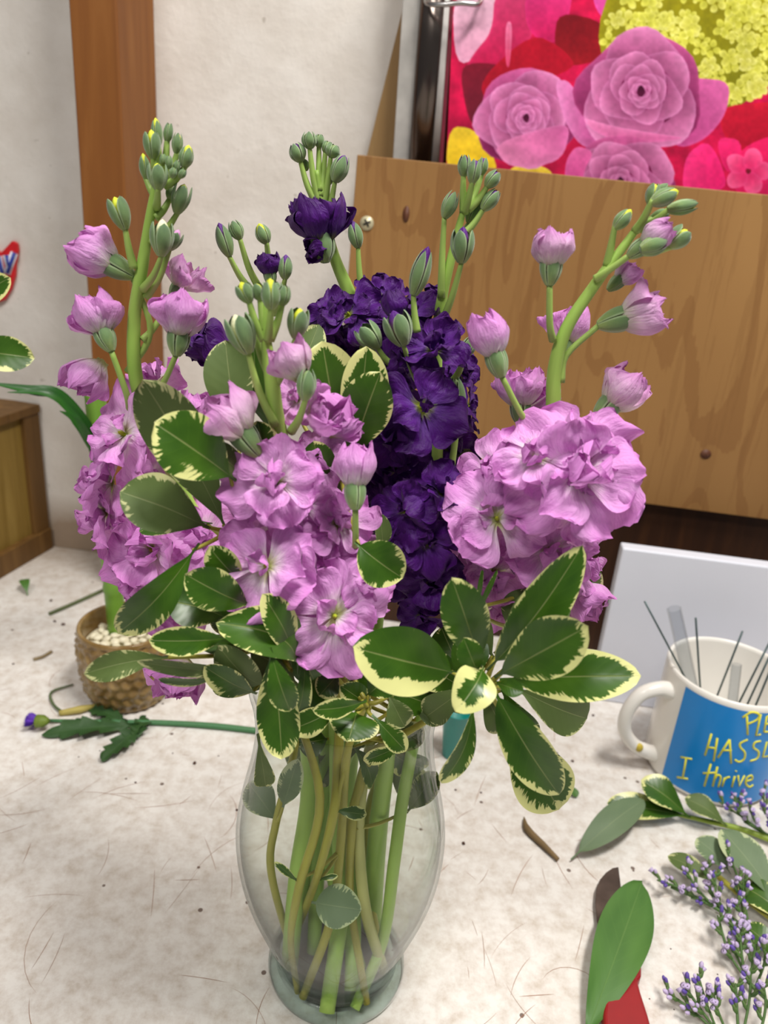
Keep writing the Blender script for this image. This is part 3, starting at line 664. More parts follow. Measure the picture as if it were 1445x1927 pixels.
def stem(parent, pts, rpx, bottom, mat=None, rend=None, name='stem', flat=1.0):
    """pts: px, py, dy from the top down; bottom: (px,py) on the vase floor"""
    ps = [P(x, y, d) for x, y, d in pts]; n = len(ps)
    rs = [(0.8 if y < 1380 else 1.08)*rpx[min(i, len(rpx)-1)]/F*depth(p) for i, (p, (x, y, d)) in enumerate(zip(ps, pts))]
    if bottom: ps.append(T(bottom[0], bottom[1], 0.011)); rs.append((rend or rpx[-1])/F*depth(ps[-1]))
    mb = MB(); mb.tube(ps, rs, 14, sub=6, flat=flat); return mb.obj(name, mat or M_stock, parent)
def plant(name, bottom, label, cat, group):
    return thing(name, T(bottom[0], bottom[1], 0.011) if bottom else Vector((0, 0, 0)), label, cat, group)
G_ST, G_PT = 'stock flower stems in the vase', 'variegated pittosporum sprigs in the vase'
# ------------------------------------------------------------------ vase
VC = T(633, 1813); LEAN = Matrix.Shear('XY', 4, (-0.030, 0.0))
VC = Vector((VC.x, VC.y, 0))
def vase_glass(tint=(0.965, 0.985, 0.975), rough=0.01, gl=1.0, name='clear_glass', edge=7.0):
    m = bpy.data.materials.new(name); m.use_nodes = True; t = m.node_tree; t.nodes.clear()
    o = t.nodes.new('ShaderNodeOutputMaterial'); mx = t.nodes.new('ShaderNodeMixShader'); tr = t.nodes.new('ShaderNodeBsdfTransparent'); g = t.nodes.new('ShaderNodeBsdfGlossy'); fr = t.nodes.new('ShaderNodeLayerWeight')
    cm = t.nodes.new('ShaderNodeMix'); cm.data_type = 'RGBA'; cm.inputs[6].default_value = (*tint, 1); cm.inputs[7].default_value = (tint[0]*0.42, tint[1]*0.48, tint[2]*0.45, 1); t.links.new(cm.outputs[2], tr.inputs[0]); g.inputs['Roughness'].default_value = rough; fr.inputs[0].default_value = 0.5
    pw = t.nodes.new('ShaderNodeMath'); pw.operation = 'POWER'; pw.inputs[1].default_value = 5.0; t.links.new(fr.outputs['Facing'], pw.inputs[0]); ad = t.nodes.new('ShaderNodeMath'); ad.inputs[1].default_value = 0.010; t.links.new(pw.outputs[0], ad.inputs[0])
    p2 = t.nodes.new('ShaderNodeMath'); p2.operation = 'POWER'; p2.inputs[1].default_value = edge; t.links.new(fr.outputs['Facing'], p2.inputs[0]); t.links.new(p2.outputs[0], cm.inputs[0])
    ml = t.nodes.new('ShaderNodeMath'); ml.operation = 'MULTIPLY'; ml.inputs[1].default_value = gl; ml.use_clamp = True
    t.links.new(ad.outputs[0], ml.inputs[0]); t.links.new(ml.outputs[0], mx.inputs[0]); t.links.new(tr.outputs[0], mx.inputs[1]); t.links.new(g.outputs[0], mx.inputs[2]); t.links.new(mx.outputs[0], o.inputs[0]); return m
M_glass = vase_glass((0.985, 0.992, 0.988), 0.01, 0.85); M_water = vase_glass((0.945, 0.965, 0.935), 0.02, 0.15, 'water', 14.0); M_foot = vase_glass((0.88, 0.93, 0.915), 0.03, 1.6, 'thick_glass_foot', 3.0)
vs = thing('glass_vase', VC, 'clear glass vase with a bulging body holding water and the bouquet stems', 'vase')
prof = [(0.040, 0.010), (0.0405, 0.018), (0.0445, 0.032), (0.0505, 0.050), (0.0570, 0.070), (0.0615, 0.090), (0.0635, 0.110), (0.0628, 0.127), (0.0595, 0.145), (0.0552, 0.163), (0.0520, 0.180), (0.0508, 0.195), (0.0520, 0.210), (0.0545, 0.222)]
pts, _ = smooth([Vector((r, z, 0)) for r, z in prof], 1, 3); outer = [(p.x, p.y) for p in pts]
inn = [(r-0.0022, z) for r, z in outer]
def lean(mb):
    for i, v in enumerate(mb.v): v2 = v-VC; mb.v[i] = VC+Vector((v2.x-0.030*v2.z, v2.y, v2.z))
mb = MB(); mb.lathe(outer+[(outer[-1][0]-0.0011, outer[-1][1]+0.0012)]+inn[::-1], VC, 72); lean(mb); mb.obj('glass_body', M_glass, vs)
mb = MB(); mb.lathe([(0.001, 0.0005), (0.043, 0.0005), (0.0452, 0.003), (0.0448, 0.008), (0.0415, 0.0125), (0.0400, 0.0145), (0.0380, 0.0105), (0.001, 0.0095)], VC, 72); lean(mb); mb.obj('glass_foot', M_foot, vs)
WZ = 0.188
mb = MB(); wp = [(r-0.0026, z) for r, z in outer if 0.0105 < z < WZ]
mb.lathe([(0.001, 0.0108)]+wp+[(wp[-1][0]+0.0002, WZ), (wp[-1][0]-0.002, WZ-0.001), (0.001, WZ-0.001)], VC, 64); lean(mb)
tag(mb.obj('water', M_water, origin=VC), 'clear water filling the glass vase to its neck', 'water')
# ------------------------------------------------------------------ the stock flower spikes
def spike(bottom, pts, rpx, label, blooms, buds, kind='stock_flower'):
    pl = plant(kind, bottom, label, 'flower', G_ST); stem(pl, pts, rpx, bottom)
    for i, b in enumerate(blooms): blossom(pl, *b[:5], **(dict(b[5]) if len(b) > 5 else {}), seed=i)
    for b in buds: bud(pl, *b)
    return pl
D = dict
pk, pa_, pu = M_pink, M_pale, M_purp
spike((545, 1815), [(312, 300, .0), (292, 355, .0), (268, 500, .0), (252, 610, .0), (262, 740, .0), (330, 900, .01), (450, 1120, .01), (560, 1330, .0), (584, 1480, .0), (560, 1650, -.005)], [5, 9, 14, 15, 17, 16, 16, 17, 17, 16],
  'tall lilac stock flower at left of the bouquet, bud tip before the wooden post', [
  (180, 480, .0, 48, (-.85, .45, .25), D(kind='half', mat=pk, stalk=(240, 700, 0))),
  (345, 525, .01, 40, (.5, .8, .2), D(kind='cup', mat=pa_, stalk=(268, 640, 0))),
  (340, 605, -.01, 56, (.15, .95, .1), D(kind='cup', mat=pk, stalk=(280, 730, 0))),
  (185, 605, -.005, 52, (-.35, .85, .1), D(kind='cup', mat=pk, stalk=(245, 775, 0))),
  (165, 712, .0, 46, (-.5, -.75, .3), D(kind='half', mat=pk, calyx=False)),
  (228, 815, -.01, 92, (-.55, .25, .75), D(kind='flat', mat=pk)), (205, 905, .0, 84, (-.7, .2, .55), D(kind='full', mat=pk)),
  (192, 965, -.002, 74, (-.6, -.2, .65), D(kind='full', mat=pk)), (285, 1035, -.005, 88, (-.2, 0, .9), D(kind='full', mat=pk)),
  (262, 1100, .0, 66, (-.7, -.3, .5), D(kind='full', mat=pk)), (290, 1165, .01, 52, (-.5, -.5, .5), D(kind='full', mat=pk)), (375, 1010, .0, 70, (.1, .3, .8), D(kind='full', mat=pk)),
  (350, 1120, .02, 70, (-.1, -.2, .9), D(kind='full', mat=pk)), (342, 1268, .0, 52, (-.1, -.85, .5), D(kind='cup', mat=pk, calyx=False)), (290, 720, .03, 55, (-.2, .2, .3), D(kind='full', mat=pk)),
  (368, 770, .02, 40, (.2, .9, .2), D(kind='half', mat=pk)), (290, 900, .03, 70, (-.2, .2, .9), D(kind='full', mat=pk))],
  [(288, 300, 284, 240, -.004, 26, 'lime', 'open', 1.0, 0, (300, 350, 0)), (298, 275, 292, 218, .004, 20, 'lime', 'closed', 1.0, 0, (304, 340, 0)), (314, 268, 320, 225, 0, 17, 'green', 'closed', .98, 0, (308, 330, 0)), (332, 290, 336, 243, 0, 19, 'lime', 'closed', .98, 0, (310, 340, 0)),
   (346, 315, 356, 270, -.002, 25, 'lime', 'closed', 1.0, 0, (310, 350, 0)), (276, 338, 268, 285, .003, 20, 'lime', 'closed', 1.0, 0, (294, 370, 0)), (297, 358, 296, 300, -.009, 29, 'lime', 'open', 1.05, 0, (294, 390, 0)),
   (318, 318, 318, 288, -.006, 13, 'green', 'closed', .98), (330, 325, 336, 298, -.004, 13, 'green', 'closed', .98), (308, 312, 306, 285, -.004, 13, 'green', 'closed', .98), (322, 335, 330, 312, -.008, 14, 'green', 'closed', .98), (338, 335, 350, 316, -.004, 13, 'green', 'closed', .98),
   (332, 402, 350, 338, .0, 27, 'lime', 'open', 1.02, 0, (282, 455, 0)), (318, 375, 326, 345, .004, 18, 'green', 'closed', .98, 0, (292, 410, 0)),
   (236, 432, 212, 362, -.004, 32, 'lime', 'open', 1.05, 0, (252, 505, -.002)), (303, 482, 306, 408, -.008, 34, 'cream', 'open', 1.0, 0, (268, 545, -.003)), (318, 470, 338, 430, .0, 22, 'pink', 'open', 1.0, 0, (275, 560, 0))])
spike((615, 1905), [(508, 560, -.05), (500, 600, -.05), (502, 650, -.05), (512, 720, -.05), (522, 800, -.045), (560, 960, -.03), (610, 1150, -.015), (630, 1330, -.005), (636, 1500, -.01), (642, 1700, .0)], [8, 11, 13, 18, 20, 19, 17, 16, 15, 15],
  'lilac stock flower at front centre of the bouquet, grey green buds on top', [
  (548, 680, -.06, 44, (-.45, .8, .35), D(kind='half', mat=pa_, calyx=False, stalk=(575, 750, -.055))),
  (432, 785, -.06, 56, (-.55, .75, .25), D(kind='half', mat=pa_, stalk=(500, 890, -.055))),
  (608, 780, -.05, 50, (.5, .25, .7), D(kind='cup', mat=pk, calyx=False)), (645, 800, -.047, 34, (.8, .5, .2), D(kind='half', mat=pk, calyx=False)), (560, 750, -.035, 50, (-.1, .3, .8), D(kind='full', mat=pk)),
  (520, 905, -.065, 84, (-.05, .1, .95), D(kind='full', mat=pk)), (470, 915, -.055, 58, (-.7, .1, .5), D(kind='flat', mat=pk)), (565, 950, -.055, 60, (.4, -.3, .8), D(kind='full', mat=pk)),
  (667, 882, -.06, 46, (-.02, 1, .05), D(kind='bud', mat=pk, stalk=(668, 1030, -.05))),
  (500, 1065, -.075, 92, (-.25, .2, .9), D(kind='flat', mat=pk)), (570, 1060, -.06, 76, (.3, .2, .85), D(kind='full', mat=pk)), (635, 985, -.05, 68, (.3, .3, .85), D(kind='full', mat=pk)),
  (680, 1020, -.045, 48, (.8, .2, .5), D(kind='flat', mat=pk)), (630, 1160, -.075, 104, (.1, .1, .95), D(kind='flat', mat=pk)), (610, 1210, -.07, 62, (-.2, -.5, .8), D(kind='full', mat=pk)), (570, 1130, -.05, 60, (-.5, -.2, .8), D(kind='full', mat=pk)),
  (690, 1100, -.06, 60, (.5, .4, .7), D(kind='full', mat=pk)), (600, 870, -.03, 60, (.1, .2, .9), D(kind='full', mat=pk)), (520, 990, -.035, 70, (0, .1, .9), D(kind='full', mat=pk))],
  [(470, 570, 452, 528, -.052, 26, 'lime', 'open', 1.0, 0, (497, 640, -.05)), (490, 565, 482, 527, -.05, 24, 'lime', 'open', .98, 0, (499, 620, -.05)), (510, 582, 508, 520, -.058, 33, 'lime', 'closed', 1.0, 0, (504, 640, -.053)), (530, 575, 538, 530, -.05, 24, 'green', 'closed', .98, 0, (508, 640, -.05)),
   (520, 560, 522, 525, -.045, 24, 'green', 'closed', .98), (468, 665, 438, 582, -.056, 40, 'cream', 'open', 1.05, 0, (518, 800, -.05)), (556, 637, 566, 572, -.05, 32, 'lime', 'open', 1.05, 0, (520, 720, -.05)),
   (480, 625, 470, 585, -.045, 22, 'lime', 'closed', 1.0, 0, (505, 700, -.05)), (574, 752, 580, 685, -.064, 34, 'green', 'closed', .98, 0, (548, 812, -.055))])
spike((674, 1822), [(596, 320, .05), (606, 385, .05), (628, 480, .05), (660, 560, .05), (690, 660, .045), (720, 850, .03), (715, 1100, .02), (690, 1300, .015), (618, 1540, .02), (632, 1658, .015)], [5, 9, 13, 16, 16, 15, 15, 14, 15, 15],
  'dark purple stock flower against the bare wall, open purple bloom below its buds', [
  (604, 425, .045, 58, (-.1, .95, .2), D(kind='cup', mat=pu)), (572, 400, .045, 28, (-.5, .8, .1), D(kind='bud', mat=pu)), (596, 468, .042, 26, (-.6, -.3, .5), D(kind='half', mat=pu, calyx=False)),
  (655, 590, .03, 62, (-.1, .35, .9), D(kind='flat', mat=pu)), (612, 590, .035, 48, (-.6, .3, .6), D(kind='flat', mat=pu)), (720, 560, .04, 50, (.2, .5, .6), D(kind='flat', mat=pu)), (600, 640, .05, 55, (-.4, 0, .7), D(kind='full', mat=pu)),
  (400, 650, .055, 44, (-.7, .3, .4), D(kind='half', mat=pu)), (690, 640, .05, 60, (.2, 0, .9), D(kind='full', mat=pu))],
  [(566, 304, 552, 264, .05, 28, 'violet', 'closed', .98, 0, (596, 385, .05)), (583, 280, 580, 242, .05, 25, 'green', 'closed', .98, 0, (600, 380, .05)), (600, 278, 602, 248, .054, 18, 'green', 'closed', .98, 0, (602, 360, .05)), (612, 288, 620, 262, .054, 20, 'green', 'closed', .98, 0, (604, 370, .05)), (622, 296, 632, 268, .05, 26, 'green', 'closed', .98, 0, (608, 395, .05)),
   (630, 342, 652, 285, .048, 30, 'violet', 'closed', 1.04, 0, (612, 420, .05)), (618, 348, 620, 315, .055, 18, 'lime', 'closed', .98, 0, (608, 400, .05)), (576, 322, 568, 296, .055, 18, 'green', 'closed', .98),
   (674, 466, 662, 412, .045, 26, 'violet', 'closed', 1.0, 0, (682, 560, .045))])
spike((590, 1790), [(503, 560, .03), (500, 620, .03), (510, 760, .03), (560, 1000, .03), (610, 1250, .02), (612, 1420, .015), (600, 1600, .02)], [5, 7, 9, 11, 12, 13, 13],
  'small purple budded stock flower rising just behind the front lilac stem', [
  (505, 498, .02, 25, (-.1, .9, .3), D(kind='half', mat=pu, stalk=(503, 560, .03))), (375, 655, .05, 30, (-.9, .1, .2), D(kind='half', mat=pu))],
  [(432, 482, 410, 415, .02, 28, 'violet', 'closed', 1.0, 0, (490, 560, .03)), (452, 450, 434, 410, .022, 24, 'green', 'closed', .98, 0, (492, 550, .03)), (502, 458, 486, 418, .022, 25, 'lime', 'closed', 1.0, 0, (512, 520, .03)), (536, 525, 538, 476, .02, 26, 'violet', 'closed', 1.0, 0, (515, 590, .03))])
spike((700, 1745), [(888, 345, .02), (868, 410, .02), (848, 490, .02), (832, 560, .02), (822, 640, .02), (822, 760, .02), (820, 900, .01), (790, 1100, .0), (745, 1310, .0), (722, 1470, .0), (708, 1600, .005)], [5, 8, 11, 13, 14, 13, 14, 15, 15, 16, 17],
  'dark purple stock flower right of centre, its grey buds against the plywood', [
  (817, 655, -.005, 60, (.0, .5, .8), D(kind='full', mat=pu)), (795, 765, -.02, 78, (.1, .2, .95), D(kind='flat', mat=pu)), (720, 700, .0, 62, (-.5, .3, .8), D(kind='flat', mat=pu)), (885, 765, .01, 48, (.8, .1, .4), D(kind='flat', mat=pu)),
  (745, 820, -.02, 56, (-.2, -.4, .85), D(kind='full', mat=pu)), (830, 925, -.03, 64, (.25, .4, .85), D(kind='full', mat=pu)), (765, 960, -.035, 62, (-.4, .1, .9), D(kind='flat', mat=pu)), (800, 1015, -.035, 70, (0, 0, 1), D(kind='flat', mat=pu)),
  (810, 1090, -.03, 58, (.1, -.3, .95), D(kind='full', mat=pu)), (795, 1160, -.03, 42, (.1, -.3, .9), D(kind='full', mat=pu)), (715, 955, -.01, 58, (-.4, 0, .85), D(kind='full', mat=pu)), (750, 880, .0, 60, (-.2, .2, .9), D(kind='full', mat=pu)),
  (840, 840, .02, 58, (.2, .1, .9), D(kind='full', mat=pu)), (770, 1080, -.01, 60, (-.3, 0, .9), D(kind='full', mat=pu)), (770, 590, .02, 55, (-.1, .5, .8), D(kind='full', mat=pu)), (810, 560, .045, 40, (.1, .8, .5), D(kind='full', mat=pu)),
  (760, 720, .03, 70, (0, 0, 1), D(kind='full', mat=pu)), (850, 1010, .0, 50, (.4, 0, .9), D(kind='full', mat=pu)), (870, 700, .04, 40, (.4, 0, .9), D(kind='full', mat=pu)), (745, 578, .0, 30, (-.2, .9, .2), D(kind='bud', mat=pu))],
  [(872, 332, 876, 284, .02, 22, 'violet', 'closed', .98, 0, (872, 400, .02)), (888, 345, 898, 292, .015, 24, 'violet', 'closed', .98, 0, (874, 400, .02)), (905, 330, 912, 290, .024, 20, 'violet', 'closed', .98, 0, (880, 390, .02)), (915, 352, 942, 318, .02, 25, 'violet', 'closed', .98, 0, (880, 395, .02)), (908, 395, 942, 352, .02, 26, 'violet', 'closed', .98, 0, (860, 450, .02)),
   (836, 410, 860, 352, .018, 26, 'violet', 'closed', .98, 0, (830, 560, .018)), (882, 420, 905, 368, .026, 28, 'violet', 'closed', 1.0, 0, (865, 440, .02)), (868, 495, 872, 422, .008, 33, 'violet', 'open', 1.0, 0, (826, 620, .015)),
   (778, 555, 808, 458, .0, 32, 'violet', 'closed', 1.0, 0, (785, 625, .0)), (760, 650, 738, 580, -.01, 40, 'violet', 'open', 1.0, 0, (812, 745, .01)), (712, 655, 680, 612, -.005, 34, 'green', 'open', .9, 0, (745, 690, .0)), (875, 670, 890, 630, .01, 24, 'green', 'closed', .98, 0, (850, 720, .02)),
   (864, 775, 856, 700, -.002, 28, 'green', 'closed', .98, 0, (845, 905, -.005))])
spike((667, 1898), [(1222, 395, -.01), (1180, 455, -.01), (1120, 535, -.01), (1065, 620, -.01), (1043, 700, -.01), (1036, 810, -.01), (990, 950, .0), (900, 1150, .01), (800, 1330, .0), (762, 1480, .0), (742, 1620, -.01), (720, 1770, -.005)], [6, 10, 13, 15, 17, 18, 17, 15, 13, 11, 11, 10],
  'lilac stock flower leaning right before the plywood, large ruffled bloom below', [
  (1040, 468, -.015, 42, (.05, .95, .2), D(kind='half', mat=pa_, stalk=(1040, 640, -.012))), (1205, 590, -.01, 50, (.85, .2, .2), D(kind='half', mat=pa_, stalk=(1055, 720, -.01))), (1170, 735, -.01, 48, (.6, .75, .2), D(kind='half', mat=pa_, stalk=(1050, 830, 0))),
  (922, 635, -.03, 46, (-.3, .9, .2), D(kind='bud', mat=pk, stalk=(1015, 808, -.02))), (1065, 625, .02, 44, (.1, .8, -.1), D(kind='cup', mat=pk)), (978, 740, .01, 52, (-.05, .9, .1), D(kind='cup', mat=pk, stalk=(1020, 840, 0))), (1180, 515, .0, 28, (.6, .5, .2), D(kind='half', mat=pk)),
  (1232, 445, -.02, 34, (.5, .35, .3), D(kind='bud', mat=pa_, stalk=(1120, 525, -.012))), (1020, 770, .02, 44, (.5, .2, .5), D(kind='cup', mat=pk)),
  (1085, 890, -.05, 120, (.15, .1, .95), D(kind='full', mat=pk)), (1125, 850, -.04, 74, (.6, .4, .6), D(kind='full', mat=pk)), (1010, 860, -.045, 78, (-.3, .4, .85), D(kind='full', mat=pk)), (1090, 960, -.045, 74, (.2, -.5, .8), D(kind='full', mat=pk)),
  (935, 975, -.045, 92, (-.1, .1, .95), D(kind='flat', mat=pk)), (930, 890, -.03, 66, (-.4, .4, .7), D(kind='full', mat=pk)), (1040, 1035, -.03, 76, (.1, -.2, .9), D(kind='full', mat=pk)), (1095, 1060, -.02, 64, (.6, -.2, .6), D(kind='full', mat=pk)),
  (1100, 1125, -.01, 46, (.5, -.7, .4), D(kind='cup', mat=pk, calyx=False)), (930, 1080, -.02, 70, (0, -.3, .9), D(kind='full', mat=pk)), (895, 1040, -.02, 52, (-.5, -.1, .8), D(kind='full', mat=pk)), (935, 1140, -.02, 48, (0, -.5, .8), D(kind='full', mat=pk)), (1000, 980, -.02, 80, (0, 0, 1), D(kind='full', mat=pk))],
  [(1222, 385, 1236, 338, -.01, 24, 'lime', 'closed', .98, 0, (1200, 430, -.01)), (1225, 382, 1280, 358, -.016, 30, 'lime', 'closed', 1.0, 0, (1195, 435, -.01)), (1232, 368, 1262, 345, -.005, 20, 'green', 'closed', .98), (1255, 395, 1322, 383, -.01, 26, 'lime', 'closed', .98, 0, (1205, 425, -.01)), (1225, 410, 1265, 398, -.005, 20, 'green', 'closed', .98, 0, (1205, 430, -.01)),
   (1156, 430, 1190, 392, -.012, 26, 'lime', 'closed', 1.0, 0, (1142, 500, -.01)), (1258, 465, 1298, 428, -.014, 32, 'lime', 'open', 1.05, 0, (1190, 470, -.01)), (1205, 470, 1262, 452, -.024, 34, 'green', 'closed', .98)])
# ------------------------------------------------------------------ pittosporum sprigs
def sprig(bottom, pts, rpx, label, leaves, group=G_PT, name='pittosporum_sprig', mat=None):
    pl = plant(name, bottom, label, 'foliage', group); stem(pl, pts, rpx, bottom, mat or M_woody)
    for l in leaves:
        bx, by, bd, tx, ty, td, w_ = l[:7]; kw = dict(l[7]) if len(l) > 7 else {}
        b, t = P(bx, by, bd), P(tx, ty, td); w_m = w_/F*depth((b+t)/2)
        j = P(*pts[0]) if kw.pop('j', 0) else None
        leaf('leaf', pl, b, t, w_m, **kw)
        tw = kw.get('tw')
        # leaf stalk to the nearest of the stem points
        near = min((P(*p) for p in pts), key=lambda q: (q-b).length)
        if (near-b).length > 0.003 and (near-b).length < 0.09:
            mbx = MB(); mbx.tube([near, (near+b)/2+Vector((0, 0, -0.002)), b+(t-b)*0.08], [0.0014, 0.0011, 0.0008], 6, sub=3); mbx.obj('leaf_stalk', M_woody, pl)
    return pl
U = 'under'
sprig((560, 1866), [(447, 985, -.05), (443, 1025, -.05), (480, 1130, -.04), (540, 1300, -.02), (602, 1500, -.03), (563, 1668, -.035), (547, 1768, -.03)], [6, 8, 8, 8, 8, 8, 6],
  'pittosporum sprig with broad pale edged leaves beside the left lilac flower', [
  (432, 1010, -.055, 268, 715, -.06, 118, D(side=U, roll=-12, bend=-.10, bias=-.10, fold=.1)), (445, 905, -.065, 290, 795, -.08, 125, D(bend=.12, bias=.02, roll=5)), (395, 995, -.06, 226, 925, -.075, 112, D(side=U, roll=15, bend=.1, bias=-.16)),
  (452, 840, -.03, 424, 640, -.02, 92, D(side=U, roll=-10, bend=.06, bias=-.1)), (525, 830, -.02, 478, 650, -.015, 70, D(roll=-40, bias=-.2)), (465, 905, -.055, 384, 838, -.07, 56, D(side=U, roll=20, bias=-.15)),
  (375, 1022, -.07, 222, 1192, -.085, 82, D(roll=-18, bend=.14, bias=-.12)), (460, 1095, -.07, 393, 1028, -.08, 62, D(roll=-20, bias=.05)), (400, 985, -.04, 262, 1000, -.05, 60, D(roll=40, bias=-.2)), (505, 880, -.045, 484, 792, -.05, 62, D(bias=.06))])
sprig((560, 1745), [(642, 890, -.02), (640, 1000, -.02), (645, 1200, -.01), (636, 1430, -.02), (628, 1528, -.03), (596, 1651, -.03)], [6, 7, 8, 9, 9, 7],
  'pittosporum sprig behind the centre lilac blooms, broad leaves fanned upward', [
  (648, 885, -.02, 606, 642, -.02, 118, D(bias=-.02, bend=.06)), (655, 880, -.022, 690, 652, -.022, 96, D(bias=.02, roll=25, bend=.05)), (660, 870, -.03, 716, 700, -.035, 100, D(bias=-.08, roll=-15, bend=.06)), (660, 800, .0, 702, 655, .0, 50, D(bias=.03)),
  (615, 930, -.03, 590, 830, -.03, 62, D(bias=-.15)), (640, 940, -.02, 660, 850, -.02, 60, D(side=U, bias=-.2)), (540, 760, .0, 600, 610, .01, 60, D(side=U, bias=-.2)), (705, 1075, -.04, 712, 965, -.04, 46, D(side=U, roll=50, bias=-.1)), (668, 1020, -.065, 758, 1088, -.07, 92, D(roll=10, bias=.0, shape=1.1))])
sprig((548, 1788), [(520, 1215, -.06), (530, 1290, -.05), (555, 1400, -.03), (520, 1545, -.02), (510, 1640, -.01)], [6, 7, 7, 7, 7],
  'pittosporum sprig spreading long narrow leaves left over the vase rim', [
  (475, 1140, -.075, 348, 1080, -.09, 82, D(bias=.0, roll=-12)), (430, 1165, -.06, 314, 1130, -.07, 90, D(bias=-.2, roll=20)), (435, 1200, -.08, 280, 1205, -.1, 56, D(bias=-.03, roll=-10)),
  (330, 1235, -.09, 158, 1268, -.11, 56, D(side=U, roll=-15, bend=-.14, bias=-.03)), (485, 1262, -.075, 258, 1245, -.1, 34, D(side=U, roll=-35, bias=-.05, bend=.05)), (484, 1305, -.075, 384, 1254, -.09, 54, D(roll=-20, bias=.06, bend=.1)), (425, 1262, -.07, 298, 1278, -.09, 24, D(roll=-50, bias=-.05)),
  (560, 1270, -.075, 405, 1172, -.09, 100, D(roll=38, bend=.30, bias=-.12, fold=.5, twist=-25)), (500, 1290, -.07, 410, 1215, -.085, 70, D(side=U, roll=-25, bend=.15, bias=-.15)), (548, 1240, -.075, 494, 1118, -.09, 66, D(roll=25, bias=.06)), (505, 1215, -.085, 530, 1428, -.095, 88, D(roll=22, bias=.03, bend=-.06)), (508, 1218, -.095, 546, 1338, -.10, 56, D(roll=10, bias=-.1)), (572, 1215, -.075, 545, 1375, -.08, 44, D(roll=-35, bias=-.02)),
  (520, 1200, -.05, 395, 1165, -.05, 70, D(roll=30, bias=-.15)), (560, 1290, -.06, 470, 1225, -.07, 80, D(side=U, roll=30, bias=-.25)), (520, 1290, -.05, 400, 1300, -.06, 44, D(bias=-.15, roll=20)), (500, 1180, -.04, 405, 1120, -.05, 60, D(bias=-.2, roll=-25)), (600, 1300, -.05, 560, 1215, -.055, 60, D(bias=-.2)), (470, 1225, -.07, 375, 1218, -.085, 42, D(bias=-.15, roll=30)), (560, 1330, -.045, 520, 1400, -.05, 50, D(side=U, bias=-.1)),
  (522, 1548, -.015, 468, 1472, -.005, 60, D(bias=-.02, mats=(M_greyleaf, M_greyleaf))), (532, 1520, -.03, 560, 1428, -.035, 46, D(bias=.05, mats=(M_greyleaf, M_greyleaf))), (485, 1380, -.06, 500, 1480, -.045, 40, D(side=U, bias=-.1))])
sprig((570, 1876), [(690, 1325, -.07), (665, 1380, -.04), (650, 1440, -.025), (640, 1600, -.02), (622, 1733, -.02)], [5, 6, 8, 8, 8],
  'pittosporum sprig with small leaves hanging over the front vase rim', [
  (672, 1338, -.07, 655, 1396, -.085, 98, D(bias=.06, roll=0, shape=1.0, bend=.15)), (640, 1328, -.07, 545, 1374, -.085, 54, D(bias=.06, roll=-15, bend=.12)), (690, 1318, -.075, 588, 1336, -.09, 40, D(bias=.03, roll=-20)), (700, 1345, -.075, 764, 1414, -.08, 42, D(bias=.04)),
  (730, 1305, -.065, 762, 1368, -.07, 52, D(side=U, bias=-.02)), (600, 1255, -.05, 568, 1345, -.06, 66, D(bias=-.2)), (770, 1310, -.04, 850, 1345, -.05, 70, D(side=U, bias=-.1)), (770, 1395, -.05, 684, 1432, -.05, 30, D(bias=.1, roll=-10)), (650, 1230, -.055, 690, 1315, -.06, 46, D(bias=-.05)),
  (640, 1265, -.06, 600, 1310, -.07, 50, D(bias=.02)), (690, 1310, -.07, 735, 1270, -.07, 60, D(bias=-.1)), (700, 1330, -.06, 640, 1290, -.07, 50, D(bias=-.05)),
  (586, 1698, -.03, 680, 1712, -.035, 76, D(bias=-.02, mats=(M_greyleaf, M_greyleaf), shape=1.0)), (628, 1525, -.03, 690, 1533, -.03, 26, D(bias=.05)), (600, 1655, -.03, 636, 1648, -.03, 12, D(bias=.1)), (562, 1660, -.035, 516, 1622, -.035, 14, D(bias=.1))])
